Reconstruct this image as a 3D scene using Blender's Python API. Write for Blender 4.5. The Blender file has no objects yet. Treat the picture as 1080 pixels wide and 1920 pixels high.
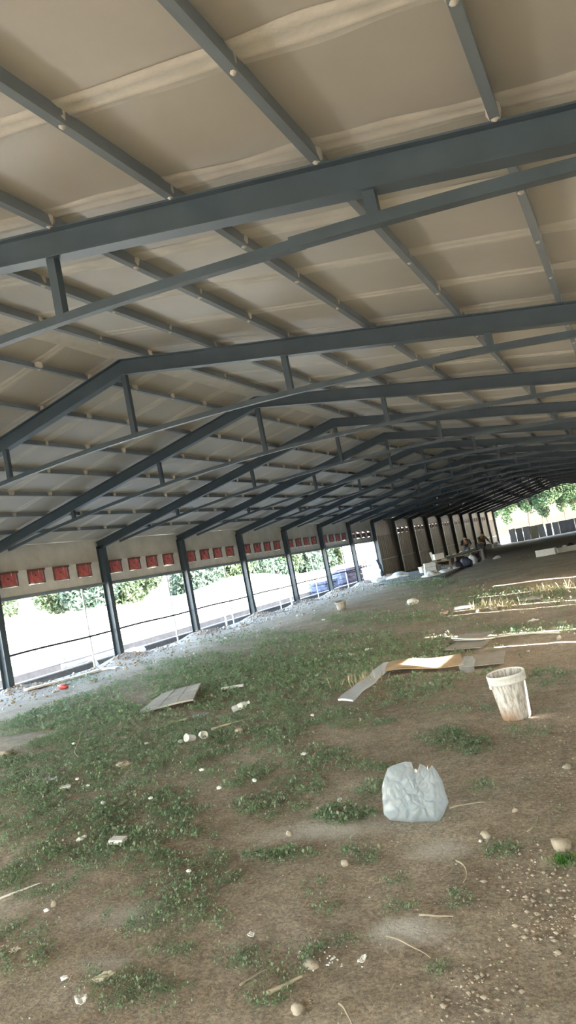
import bpy, bmesh, math, random
import numpy as np
from mathutils import Vector, Matrix, noise
random.seed(7); rng = np.random.default_rng(7)
SC = bpy.context.scene
COL = SC.collection
PI = math.pi

# ------------------------------------------------------------------ dimensions (metres)
B, Y0 = 3.63, 3.734          # bay length, first frame in view
HW = 6.893                   # half width, ridge at x = HW
HE, HR = 2.935, 4.311        # rafter soffit at eave and at ridge
SL = (HR - HE) / HW
NF = 20
def fy(k):
    return Y0 + k * B if k <= 9 else Y0 + 9 * B + (k - 9) * B * 1.03
YEND = fy(19)
RD = 0.20                    # rafter depth
CEIL = 0.29                  # ceiling above the soffit line
YBACK = -10.2

ORD = ['first', 'second', 'third', 'fourth', 'fifth', 'sixth', 'seventh', 'eighth', 'ninth', 'tenth', 'eleventh',
       'twelfth', 'thirteenth', 'fourteenth', 'fifteenth', 'sixteenth', 'seventeenth', 'eighteenth', 'nineteenth', 'twentieth']

# ------------------------------------------------------------------ materials
def new_mat(name):
    m = bpy.data.materials.new(name); m.use_nodes = True
    nt = m.node_tree
    return m, nt, nt.nodes['Principled BSDF']
def mat(name, col, rough=0.7, var=0.12, scale=6.0, bump=0.0, bscale=40.0, metal=0.0, stretch=None, col2=None, lo=0.35, hi=0.65, **kw):
    m, nt, b = new_mat(name)
    tc = nt.nodes.new('ShaderNodeTexCoord'); mp = nt.nodes.new('ShaderNodeMapping')
    nt.links.new(tc.outputs['Object'], mp.inputs[0])
    if stretch: mp.inputs['Scale'].default_value = stretch
    nz = nt.nodes.new('ShaderNodeTexNoise'); nz.inputs['Scale'].default_value = scale; nz.inputs['Detail'].default_value = 5
    nt.links.new(mp.outputs[0], nz.inputs['Vector'])
    r = nt.nodes.new('ShaderNodeValToRGB')
    c2 = col2 if col2 else tuple(c * (1 - var) for c in col)
    c1 = col if col2 else tuple(min(1, c * (1 + var)) for c in col)
    r.color_ramp.elements[0].position = lo; r.color_ramp.elements[1].position = hi
    r.color_ramp.elements[0].color = (*c2, 1); r.color_ramp.elements[1].color = (*c1, 1)
    nt.links.new(nz.outputs[0], r.inputs[0]); nt.links.new(r.outputs[0], b.inputs['Base Color'])
    b.inputs['Roughness'].default_value = rough; b.inputs['Metallic'].default_value = metal
    for k, v in kw.items(): b.inputs[k].default_value = v
    if bump:
        n2 = nt.nodes.new('ShaderNodeTexNoise'); n2.inputs['Scale'].default_value = bscale; n2.inputs['Detail'].default_value = 4
        nt.links.new(mp.outputs[0], n2.inputs['Vector'])
        bp = nt.nodes.new('ShaderNodeBump'); bp.inputs['Strength'].default_value = bump; bp.inputs['Distance'].default_value = 0.02
        nt.links.new(n2.outputs[0], bp.inputs['Height']); nt.links.new(bp.outputs[0], b.inputs['Normal'])
    return m
def leaf_mat(name, cols, trans=0.35, rough=0.6):
    m, nt, b = new_mat(name)
    g = nt.nodes.new('ShaderNodeNewGeometry'); r = nt.nodes.new('ShaderNodeValToRGB')
    e = r.color_ramp.elements
    e[0].color = (*cols[0], 1); e[1].color = (*cols[-1], 1)
    for i, c in enumerate(cols[1:-1]):
        q = e.new((i + 1) / (len(cols) - 1)); q.color = (*c, 1)
    nt.links.new(g.outputs['Random Per Island'], r.inputs[0])
    nt.links.new(r.outputs[0], b.inputs['Base Color']); b.inputs['Roughness'].default_value = rough
    if trans:
        t = nt.nodes.new('ShaderNodeBsdfTranslucent'); mx = nt.nodes.new('ShaderNodeMixShader'); mx.inputs[0].default_value = trans
        nt.links.new(r.outputs[0], t.inputs[0]); nt.links.new(b.outputs[0], mx.inputs[1]); nt.links.new(t.outputs[0], mx.inputs[2])
        nt.links.new(mx.outputs[0], nt.nodes['Material Output'].inputs[0])
    return m

M = {}
M['steel'] = mat('steel_paint', (0.052, 0.076, 0.094), 0.36, 0.12, 3, 0.05, 30)
M['steel_dark'] = mat('dark_steel', (0.08, 0.09, 0.10), 0.5, 0.15, 5)
M['galv'] = mat('purlin_steel', (0.20, 0.235, 0.26), 0.42, 0.14, 4, stretch=(1, 0.3, 1))
M['foam'] = mat('ceiling_foam', (0.42, 0.39, 0.33), 0.38, 0.06, 1.1, 0.2, 5)
M['bead'] = mat('foam_bead', (0.55, 0.515, 0.44), 0.5, 0.08, 5, 0.2, 22)
M['wallfoam'] = mat('wall_foam', (0.57, 0.55, 0.49), 0.7, 0.10, 2.5, 0.3, 10)
M['wallwhite'] = mat('wall_white', (0.74, 0.73, 0.69), 0.7, 0.08, 4, 0.15, 14)
M['wallbrown'] = mat('wall_brown', (0.36, 0.30, 0.23), 0.45, 0.3, 3, 0.7, 6, stretch=(1, 2.2, 0.15))
M['red'] = mat('inlet_red', (0.60, 0.17, 0.17), 0.45, 0.15, 8)
M['maroon'] = mat('inlet_frame', (0.16, 0.08, 0.07), 0.6, 0.2, 8)
M['brownflap'] = mat('brown_flap', (0.07, 0.04, 0.03), 0.5, 0.2, 8)
M['black'] = mat('black_plastic', (0.02, 0.02, 0.02), 0.5)
M['conc'] = mat('concrete', (0.16, 0.16, 0.157), 0.9, 0.15, 6, 0.3, 30)
M['kerb_top'] = mat('white_cap', (0.42, 0.42, 0.42), 0.8, 0.08, 8)
M['white'] = mat('white_plastic', (0.80, 0.81, 0.80), 0.5, 0.06, 8)
M['foamw'] = mat('white_foam', (0.78, 0.79, 0.80), 0.8, 0.06, 12, 0.2, 40)
M['card'] = mat('cardboard', (0.48, 0.36, 0.23), 0.85, 0.12, 7, 0.15, 30)
M['fibre'] = mat('grey_board', (0.40, 0.385, 0.37), 0.8, 0.10, 9, 0.15, 50)
M['sheetgrey'] = mat('grey_sheet', (0.36, 0.34, 0.30), 0.8, 0.10, 8)
M['foil'] = mat('pale_blue_foam', (0.60, 0.65, 0.72), 0.4, 0.06, 14, 0.12, 25)
M['stone'] = mat('stone', (0.40, 0.345, 0.275), 0.95, 0.2, 9, 0.5, 30)
M['palestone'] = mat('pale_stone', (0.44, 0.395, 0.325), 0.95, 0.15, 9, 0.4, 30)
M['soilclod'] = mat('soil_clod', (0.42, 0.36, 0.29), 0.95, 0.25, 12, 0.5, 30)
M['stick'] = mat('dry_stick', (0.42, 0.37, 0.28), 0.9, 0.2, 10)
M['dead'] = mat('dead_leaf', (0.46, 0.44, 0.33), 0.9, 0.15, 10)
M['wood'] = mat('plank_wood', (0.30, 0.26, 0.20), 0.8, 0.2, 6, stretch=(6, 1, 6))
M['bark'] = mat('bark', (0.20, 0.17, 0.13), 0.95, 0.25, 6, 0.6, 12)
M['redpk'] = mat('red_packet', (0.55, 0.10, 0.08), 0.5, 0.3, 18)
M['wire'] = mat('wire', (0.03, 0.03, 0.03), 0.8)
M['bluebag'] = mat('blue_sack', (0.075, 0.095, 0.16), 0.7, 0.5, 5, 0.3, 14)
M['darkbag'] = mat('dark_sack', (0.05, 0.042, 0.065), 0.7, 0.4, 5, 0.3, 14)
M['gp1'] = mat('gable_panel_grey', (0.30, 0.34, 0.38), 0.6, 0.15, 3, stretch=(3, 1, 0.3))
M['gp2'] = mat('gable_panel_slate', (0.19, 0.22, 0.27), 0.6, 0.15, 3, stretch=(3, 1, 0.3))
M['gp3'] = mat('gable_panel_olive', (0.24, 0.25, 0.19), 0.6, 0.2, 3, stretch=(3, 1, 0.3))
M['skin'] = mat('skin', (0.38, 0.23, 0.16), 0.6)
M['hair'] = mat('hair', (0.012, 0.010, 0.010), 0.5)
M['shirt1'] = mat('black_shirt', (0.025, 0.027, 0.035), 0.85)
M['shirt2'] = mat('olive_shirt', (0.13, 0.12, 0.075), 0.85, 0.3, 8)
M['jeans'] = mat('jeans', (0.10, 0.115, 0.16), 0.85, 0.2, 8)
M['shoe'] = mat('shoe', (0.04, 0.04, 0.04), 0.7)
M['straw'] = leaf_mat('straw', [(0.42, 0.38, 0.24), (0.55, 0.50, 0.33), (0.36, 0.34, 0.22)], 0.15)
M['grass'] = leaf_mat('weed_leaf', [(0.15, 0.27, 0.145), (0.23, 0.35, 0.20), (0.18, 0.31, 0.17), (0.31, 0.39, 0.26), (0.42, 0.44, 0.34)], 0.25)
M['brightgrass'] = leaf_mat('fresh_leaf', [(0.07, 0.22, 0.035), (0.11, 0.30, 0.06)], 0.3)
M['hedge'] = leaf_mat('hedge_leaf', [(0.012, 0.030, 0.014), (0.025, 0.05, 0.025), (0.05, 0.085, 0.045)], 0.2)
M['hedge2'] = leaf_mat('teal_leaf', [(0.010, 0.030, 0.022), (0.022, 0.048, 0.037), (0.045, 0.08, 0.062)], 0.2)
M['poplar'] = leaf_mat('poplar_leaf', [(0.02, 0.055, 0.022), (0.045, 0.095, 0.04), (0.08, 0.14, 0.065)], 0.35)

# soil: several tones of earth, dusty pale crust, grains
def soil_mat(name, c_dark, c_mid, c_light, stains=()):
    m, nt, b = new_mat(name)
    tc = nt.nodes.new('ShaderNodeTexCoord'); L = nt.links.new; co = tc.outputs['Object']
    def nz(s, d=6, rough=0.6):
        n = nt.nodes.new('ShaderNodeTexNoise'); n.inputs['Scale'].default_value = s; n.inputs['Detail'].default_value = d; n.inputs['Roughness'].default_value = rough
        L(co, n.inputs['Vector']); return n.outputs[0]
    def ramp(src, a, bb, ca, cb):
        r = nt.nodes.new('ShaderNodeValToRGB'); r.color_ramp.elements[0].position = a; r.color_ramp.elements[1].position = bb
        r.color_ramp.elements[0].color = (*ca, 1); r.color_ramp.elements[1].color = (*cb, 1); L(src, r.inputs[0]); return r.outputs[0]
    def mix(f, a, bb, mode='MIX'):
        x = nt.nodes.new('ShaderNodeMix'); x.data_type = 'RGBA'; x.blend_type = mode
        if isinstance(f, float): x.inputs[0].default_value = f
        else: L(f, x.inputs[0])
        L(a, x.inputs[6]); L(bb, x.inputs[7]); return x.outputs[2]
    base = ramp(nz(1.3), 0.35, 0.65, c_dark, c_mid)
    pale = nt.nodes.new('ShaderNodeRGB'); pale.outputs[0].default_value = (*c_light, 1)
    f = ramp(nz(0.8, 8, 0.7), 0.52, 0.72, (0, 0, 0), (0.75, 0.75, 0.75))
    c = mix(f, base, pale.outputs[0])
    gr = ramp(nz(55, 4, 0.7), 0.35, 0.65, (0.62, 0.62, 0.62), (1.28, 1.26, 1.22))
    c = mix(1.0, c, gr, 'MULTIPLY')
    g2 = ramp(nz(11, 5, 0.7), 0.35, 0.65, (0.78, 0.77, 0.75), (1.15, 1.14, 1.12))
    c = mix(1.0, c, g2, 'MULTIPLY')
    wn = nz(9, 8, 0.8)
    for px, py, rx, ry, st in stains:
        mp = nt.nodes.new('ShaderNodeMapping'); mp.vector_type = 'POINT'; mp.inputs['Location'].default_value = (-px / rx, -py / ry, 0); mp.inputs['Scale'].default_value = (1 / rx, 1 / ry, 0); L(co, mp.inputs[0])
        ln = nt.nodes.new('ShaderNodeVectorMath'); ln.operation = 'LENGTH'; L(mp.outputs[0], ln.inputs[0])
        ad = nt.nodes.new('ShaderNodeMath'); ad.operation = 'MULTIPLY_ADD'; ad.inputs[1].default_value = 1.6; L(wn, ad.inputs[0]); L(ln.outputs['Value'], ad.inputs[2])
        k = ramp(ad.outputs[0], 0.75, 0.95, (st, st, st), (0, 0, 0))
        rp = nt.nodes[-1]; rp.color_ramp.elements[0].position = 0.55; rp.color_ramp.elements[1].position = 1.0
        d2 = nt.nodes.new('ShaderNodeMath'); d2.operation = 'MULTIPLY'; d2.inputs[1].default_value = 0.5; L(ad.outputs[0], d2.inputs[0]); nt.links.remove(rp.inputs[0].links[0]); L(d2.outputs[0], rp.inputs[0])
        wc = nt.nodes.new('ShaderNodeRGB'); wc.outputs[0].default_value = (0.68, 0.665, 0.64, 1)
        c = mix(k, c, wc.outputs[0])
    L(c, b.inputs['Base Color']); b.inputs['Roughness'].default_value = 0.97
    b.inputs['Specular IOR Level'].default_value = 0.15
    bp = nt.nodes.new('ShaderNodeBump'); bp.inputs['Strength'].default_value = 0.55; bp.inputs['Distance'].default_value = 0.02
    L(nz(38, 6, 0.7), bp.inputs['Height']); L(bp.outputs[0], b.inputs['Normal'])
    return m
M['soil'] = soil_mat('soil', (0.36, 0.31, 0.255), (0.46, 0.405, 0.34), (0.56, 0.53, 0.485),
    [(11.12, 2.73, 0.17, 0.10, 0.8), (10.35, 3.72, 0.40, 0.13, 0.6), (11.08, 3.45, 0.16, 0.12, 0.5), (9.75, 2.75, 0.30, 0.14, 0.5), (9.9, 2.35, 0.14, 0.08, 0.5), (8.9, 8.5, 0.55, 0.18, 0.6), (10.4, 9.35, 0.5, 0.12, 0.5)])
M['sand'] = soil_mat('sand', (0.68, 0.66, 0.62), (0.77, 0.755, 0.72), (0.80, 0.79, 0.76))
M['soil_shaded'] = soil_mat('soil_shade_tone', (0.105, 0.098, 0.09), (0.14, 0.134, 0.125), (0.20, 0.195, 0.185))  # outside earth darkened: shade of the shed put into the colour

def bucket_mat():
    m, nt, b = new_mat('stained_bucket'); L = nt.links.new
    tc = nt.nodes.new('ShaderNodeTexCoord')
    mp = nt.nodes.new('ShaderNodeMapping'); mp.inputs['Scale'].default_value = (38, 38, 7); L(tc.outputs['Object'], mp.inputs[0])
    n = nt.nodes.new('ShaderNodeTexNoise'); n.inputs['Scale'].default_value = 1; n.inputs['Detail'].default_value = 5; n.inputs['Roughness'].default_value = 0.7; L(mp.outputs[0], n.inputs['Vector'])
    r = nt.nodes.new('ShaderNodeValToRGB'); r.color_ramp.elements[0].position = 0.40; r.color_ramp.elements[1].position = 0.56
    r.color_ramp.elements[0].color = (0.36, 0.33, 0.30, 1); r.color_ramp.elements[1].color = (0.80, 0.79, 0.77, 1); L(n.outputs[0], r.inputs[0])
    sx = nt.nodes.new('ShaderNodeSeparateXYZ'); L(tc.outputs['Object'], sx.inputs[0])
    mr = nt.nodes.new('ShaderNodeMapRange'); mr.inputs[1].default_value = 0.13; mr.inputs[2].default_value = 0.03; L(sx.outputs[2], mr.inputs[0])
    mx2 = nt.nodes.new('ShaderNodeMapRange'); mx2.inputs[1].default_value = 0.05; mx2.inputs[2].default_value = -0.04; L(sx.outputs[0], mx2.inputs[0])
    mu = nt.nodes.new('ShaderNodeMath'); mu.operation = 'MULTIPLY'; L(mr.outputs[0], mu.inputs[0]); L(mx2.outputs[0], mu.inputs[1])
    n2 = nt.nodes.new('ShaderNodeMath'); n2.operation = 'MULTIPLY'; n2.inputs[1].default_value = 1.6; L(n.outputs[0], n2.inputs[0])
    mu2 = nt.nodes.new('ShaderNodeMath'); mu2.operation = 'MULTIPLY'; mu2.use_clamp = True; L(mu.outputs[0], mu2.inputs[0]); L(n2.outputs[0], mu2.inputs[1])
    x = nt.nodes.new('ShaderNodeMix'); x.data_type = 'RGBA'; L(mu2.outputs[0], x.inputs[0]); L(r.outputs[0], x.inputs[6]); x.inputs[7].default_value = (0.36, 0.20, 0.10, 1)
    L(x.outputs[2], b.inputs['Base Color']); b.inputs['Roughness'].default_value = 0.6
    return m
M['bucket'] = bucket_mat()

def film_mat(name, col, alpha, rough=0.25, trans=0.5):
    m, nt, b = new_mat(name); L = nt.links.new
    b.inputs['Base Color'].default_value = (*col, 1); b.inputs['Roughness'].default_value = rough
    b.inputs['Coat Weight'].default_value = 0.4; b.inputs['Coat Roughness'].default_value = 0.15
    t = nt.nodes.new('ShaderNodeBsdfTranslucent'); t.inputs[0].default_value = (*col, 1)
    mx = nt.nodes.new('ShaderNodeMixShader'); mx.inputs[0].default_value = trans; L(b.outputs[0], mx.inputs[1]); L(t.outputs[0], mx.inputs[2])
    tr = nt.nodes.new('ShaderNodeBsdfTransparent'); m2 = nt.nodes.new('ShaderNodeMixShader'); m2.inputs[0].default_value = alpha
    L(tr.outputs[0], m2.inputs[1]); L(mx.outputs[0], m2.inputs[2]); L(m2.outputs[0], nt.nodes['Material Output'].inputs[0])
    return m
M['bagfilm'] = film_mat('bag_film', (0.60, 0.69, 0.77), 0.60, 0.10, 0.35)
M['clearfilm'] = film_mat('clear_film', (0.55, 0.58, 0.60), 0.33, 0.12, 0.4)
M['bottle'] = film_mat('bottle_plastic', (0.82, 0.86, 0.86), 0.7, 0.12, 0.4)

# ------------------------------------------------------------------ mesh helpers
class MB:
    def __init__(s): s.v = []; s.f = []; s.mi = []
    def add(s, vs, fs, mi=0):
        o = len(s.v); s.v += [tuple(v) for v in vs]; s.f += [tuple(i + o for i in f) for f in fs]; s.mi += [mi] * len(fs); return s
    def box(s, x0, x1, y0, y1, z0, z1, mi=0, T=None):
        vs = [Vector((x, y, z)) for x in (x0, x1) for y in (y0, y1) for z in (z0, z1)]
        if T: vs = [T @ v for v in vs]
        return s.add(vs, [(0, 1, 3, 2), (4, 6, 7, 5), (0, 4, 5, 1), (2, 3, 7, 6), (0, 2, 6, 4), (1, 5, 7, 3)], mi)
    def sweep(s, prof, pts, side=Vector((0, 1, 0)), mi=0, cap=True, radii=None):
        # prof: closed 2D polygon (a along side, b along up); pts: polyline
        n = len(prof); rings = []
        for i, p in enumerate(pts):
            p = Vector(p); a = Vector(pts[max(0, i - 1)]); b = Vector(pts[min(len(pts) - 1, i + 1)])
            t = (b - a).normalized(); sd = (side - t * side.dot(t)).normalized(); up = sd.cross(t) * -1
            r = radii[i] if radii else 1
            rings.append([p + sd * q[0] * r + up * q[1] * r for q in prof])
        o = len(s.v)
        for r in rings: s.v += [tuple(v) for v in r]
        for i in range(len(rings) - 1):
            for j in range(n):
                k = (j + 1) % n
                s.f.append((o + i * n + j, o + i * n + k, o + (i + 1) * n + k, o + (i + 1) * n + j)); s.mi.append(mi)
        if cap:
            s.f.append(tuple(o + j for j in range(n))); s.f.append(tuple(o + (len(rings) - 1) * n + j for j in reversed(range(n)))); s.mi += [mi, mi]
        return s
    def tube(s, pts, r, n=8, mi=0, side=None, radii=None):
        pts = [Vector(p) for p in pts]; t = (pts[-1] - pts[0]).normalized()
        sd = side or (Vector((0, 0, 1)) if abs(t.z) < 0.8 else Vector((1, 0, 0)))
        return s.sweep([(math.cos(2 * PI * i / n) * r, math.sin(2 * PI * i / n) * r) for i in range(n)], pts, sd, mi, True, radii)
    def lathe(s, prof, n=32, mi=0):
        o = len(s.v)
        for r, z in prof:
            for i in range(n): s.v.append((r * math.cos(2 * PI * i / n), r * math.sin(2 * PI * i / n), z))
        for j in range(len(prof) - 1):
            for i in range(n):
                k = (i + 1) % n
                s.f.append((o + j * n + i, o + j * n + k, o + (j + 1) * n + k, o + (j + 1) * n + i)); s.mi.append(mi)
        return s
    def build(s, name, mats, parent=None, smooth=False, bevel=0):
        me = bpy.data.meshes.new(name); me.from_pydata(s.v, [], s.f)
        mats = mats if isinstance(mats, (list, tuple)) else [mats]
        for m in mats: me.materials.append(m)
        if len(mats) > 1: me.polygons.foreach_set('material_index', s.mi)
        bm = bmesh.new(); bm.from_mesh(me); bmesh.ops.recalc_face_normals(bm, faces=bm.faces)
        if bevel: bmesh.ops.bevel(bm, geom=bm.edges[:], offset=bevel, segments=2, affect='EDGES', profile=0.7)
        bm.to_mesh(me); bm.free()
        if smooth: me.polygons.foreach_set('use_smooth', [True] * len(me.polygons))
        me.update()
        o = bpy.data.objects.new(name, me); COL.objects.link(o)
        if parent: o.parent = parent
        return o
def np_mesh(name, V, Fq, m, parent=None, smooth=False):
    me = bpy.data.meshes.new(name); V = np.asarray(V, dtype=np.float32); Fq = np.asarray(Fq, dtype=np.int32); k = Fq.shape[1]
    me.vertices.add(len(V)); me.vertices.foreach_set('co', V.ravel())
    me.loops.add(Fq.size); me.loops.foreach_set('vertex_index', Fq.ravel())
    me.polygons.add(len(Fq)); me.polygons.foreach_set('loop_start', np.arange(0, Fq.size, k, dtype=np.int32)); me.polygons.foreach_set('loop_total', np.full(len(Fq), k, dtype=np.int32))
    me.materials.append(m); me.update(calc_edges=True); me.validate()
    if smooth: me.polygons.foreach_set('use_smooth', [True] * len(me.polygons))
    o = bpy.data.objects.new(name, me); COL.objects.link(o)
    if parent: o.parent = parent
    return o
def tag(o, label=None, cat=None, group=None, kind=None):
    if label: o['label'] = label
    if cat: o['category'] = cat
    if group: o['group'] = group
    if kind: o['kind'] = kind
    return o
def empty(name, loc=(0, 0, 0), rz=0):
    o = bpy.data.objects.new(name, None); o.empty_display_size = 0.1; COL.objects.link(o); o.location = loc; o.rotation_euler.z = rz; return o
KIDS = {}
def copy_tree(o, parent=None):
    c = o.copy(); COL.objects.link(c)
    if parent: c.parent = parent
    for ch in list(o.children): copy_tree(ch, c)
    return c

# ------------------------------------------------------------------ ground
def fbm(x, y, s, seed=0.0, oct=3):
    v = 0; a = 1
    for i in range(oct):
        v += a * noise.noise(Vector((x * s + seed, y * s - seed, seed * 0.7))); s *= 2.1; a *= 0.5
    return v
COLMOUND = [(0.05, fy(k) - 0.05) for k in range(0, 10)]
def gz(x, y):
    z = 0.028 * fbm(x, y, 0.55, 3.1, 2) + 0.010 * fbm(x, y, 2.3, 8.2, 2)
    if 0 < y < 14: z += 0.005 * noise.noise(Vector((x * 9, y * 9, 1.3)))
    if y > 35: z -= 0.0105 * (y - 35)
    if x < 2.0 and 5 < y < 40:
        for mx, my in COLMOUND:
            d2 = ((x - mx) / 0.55) ** 2 + ((y - my) / 0.6) ** 2
            if d2 < 6: z += 0.13 * math.exp(-d2) * (1 + 0.5 * noise.noise(Vector((x * 5, y * 5, 0))))
    return z
def grid_mesh(name, xs, ys, hf, m):
    nx, ny = len(xs), len(ys)
    V = [(x, y, hf(x, y)) for y in ys for x in xs]
    i = np.arange(ny - 1)[:, None] * nx + np.arange(nx - 1)[None, :]
    F = np.stack([i, i + 1, i + nx + 1, i + nx], -1).reshape(-1, 4)
    return np_mesh(name, V, F, m, smooth=True)
def seq(*segs):
    out = []
    for a, b, st in segs: out += list(np.arange(a, b - 1e-6, st))
    out.append(segs[-1][1]); return [float(t) for t in out]
fl = grid_mesh('floor', seq((-0.2, 3, 0.12), (3, 8.5, 0.09), (8.5, 13.99, 0.05)),
               seq((-10.6, 1.2, 0.4), (1.2, 7, 0.05), (7, 14, 0.1), (14, 40, 0.2), (40, 77, 0.7)), gz, M['soil'])
tag(fl, kind='structure')
def oz(x, y):
    z = 0.0
    if x < -0.2:
        d = -x
        z = 0.03 * fbm(x, y, 0.4, 5.5, 3) - 0.22 * min(1, max(0, (d - 0.25) / 0.6)) * min(1, max(0, (9 - d) / 3))
        if d > 5.5: z += 0.05 * fbm(x, y, 0.9, 2.2, 2)
        t = min(1, max(0, (d - 11.5) / 7.5)); t = t * t * (3 - 2 * t)
        z += t * (1.30 - 0.45 * min(1, max(0, (y - 34) / 22)) + 0.10 * fbm(x, y, 0.12, 1.7, 2) + 0.12 * fbm(x, y, 0.5, 4.4, 2))
        z += 1.0 * math.exp(-(((y - 56) / 5.0) ** 2 + ((x + 20) / 4.0) ** 2))
    if y > 35: z -= 0.0105 * (min(y, 85) - 35)
    return z
def ground_out():
    M4 = []
    for xs, ys in [(seq((-60, -26, 3), (-26, -5, 0.7), (-5, -0.2, 0.25)), seq((-30, 4, 4), (4, 45, 0.5), (45, 150, 2.5))),
                   (seq((-0.2, 60, 3)), seq((77, 150, 3))), (seq((13.99, 60, 3)), seq((-30, 77, 4))), (seq((-0.2, 13.99, 2)), seq((-30, -10.6, 3)))]:
        M4.append((xs, ys))
    V = []; F = []
    for xs, ys in M4:
        o = len(V); nx = len(xs); V += [(x, y, oz(x, y)) for y in ys for x in xs]
        for j in range(len(ys) - 1):
            for i in range(nx - 1): F.append((o + j * nx + i, o + j * nx + i + 1, o + (j + 1) * nx + i + 1, o + (j + 1) * nx + i))
    g = np_mesh('ground_outside', V, F, M['sand'], smooth=True); tag(g, kind='structure')
    g.data.materials.append(M['soil_shaded'])
    mi = [1 if (V[f[0]][0] > -5.3 + 0.5 * noise.noise(Vector((V[f[0]][1] * 0.5, V[f[0]][0], 0))) and V[f[0]][0] < 14) else 0 for f in F]  # shade-toned soil as far as the shed's shadow edge, sand beyond
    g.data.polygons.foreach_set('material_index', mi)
ground_out()

# ------------------------------------------------------------------ roof, walls
def ceil_z(x): return HR + CEIL - SL * abs(x - HW)
SEAMS = [2.75 - 0.93 * 14 + 0.93 * k for k in range(0, 96)]
SEAMS = [y for y in SEAMS if YBACK + 0.2 < y < YEND + 0.6]
def ceiling():
    mb = MB(); yb, ye = YBACK, YEND + 0.9
    for sgn in (-1, 1):
        xe = HW + sgn * (HW + 0.55)
        # foam slab: underside gently wavy, flat top
        nx = 30
        ys = [yb + (ye - yb) * j / 160 for j in range(161)]
        xs = [HW + (xe - HW) * i / nx for i in range(nx + 1)]
        o = len(mb.v)
        for y in ys:
            for x in xs: mb.v.append((x, y, ceil_z(x) + 0.006 * noise.noise(Vector((x * 1.3, y * 1.3, 0)))))
        n = nx + 1
        for j in range(160):
            for i in range(nx): mb.f.append((o + j * n + i, o + j * n + i + 1, o + (j + 1) * n + i + 1, o + (j + 1) * n + i)); mb.mi.append(0)
        o = len(mb.v)
        for y in (yb, ye):
            for x in (HW, xe): mb.v.append((x, y, ceil_z(x) + 0.09))
        mb.f.append((o, o + 1, o + 3, o + 2)); mb.mi.append(0)
        mb.add([(xe, yb, ceil_z(xe)), (xe, ye, ceil_z(xe)), (xe, ye, ceil_z(xe) + .09), (xe, yb, ceil_z(xe) + .09)], [(0, 1, 2, 3)])
        for yy in (yb, ye):
            mb.add([(HW, yy, ceil_z(HW)), (xe, yy, ceil_z(xe)), (xe, yy, ceil_z(xe) + .09), (HW, yy, ceil_z(HW) + .09)], [(0, 1, 2, 3)])
        # sprayed foam beads over the sheet joints
        prof = [(-0.095, 0.003), (-0.07, -0.0005), (-0.045, -0.005), (-0.03, -0.001), (0.0, -0.0012), (0.03, -0.0012), (0.042, -0.0055), (0.056, -0.001), (0.095, 0.003)]
        for sy in SEAMS:
            stp = 0.09 if sy < 14 else (0.2 if sy < 30 else 0.6)
            ph = random.random() * 50
            m = int((HW + 0.15) / stp); o = len(mb.v); c = len(prof)
            for i in range(m + 1):
                x = HW + sgn * i * stp
                wob = 0.018 * noise.noise(Vector((x * 0.9, ph, 0))); wd = 1 + 0.35 * noise.noise(Vector((x * 2.3, ph, 5))); th = 1 + 0.7 * noise.noise(Vector((x * 3.1, ph, 9)))
                for a, b in prof: mb.v.append((x, sy + wob + a * wd, ceil_z(x) - 0.004 + min(b, b * th)))
            for i in range(m):
                for j in range(c - 1): mb.f.append((o + i * c + j, o + i * c + j + 1, o + (i + 1) * c + j + 1, o + (i + 1) * c + j)); mb.mi.append(1)
    # foam fillet along the ridge
    o = len(mb.v); ys = np.arange(YBACK, YEND + 0.9, 0.25)
    for y in ys:
        w = 0.16 + 0.03 * noise.noise(Vector((y, 3, 1)))
        for dx, dz in ((-w, -0.002), (-w * 0.4, -0.02), (w * 0.4, -0.02), (w, -0.002)): mb.v.append((HW + dx, y, ceil_z(HW + dx) + dz * 0.8))
    for i in range(len(ys) - 1):
        for j in range(3): mb.f.append((o + i * 4 + j, o + i * 4 + j + 1, o + (i + 1) * 4 + j + 1, o + (i + 1) * 4 + j)); mb.mi.append(1)
    c = mb.build('ceiling', [M['foam'], M['bead']], smooth=False)
    me = c.data; me.polygons.foreach_set('use_smooth', [True] * len(me.polygons))
    tag(c, kind='structure')
ceiling()

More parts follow.
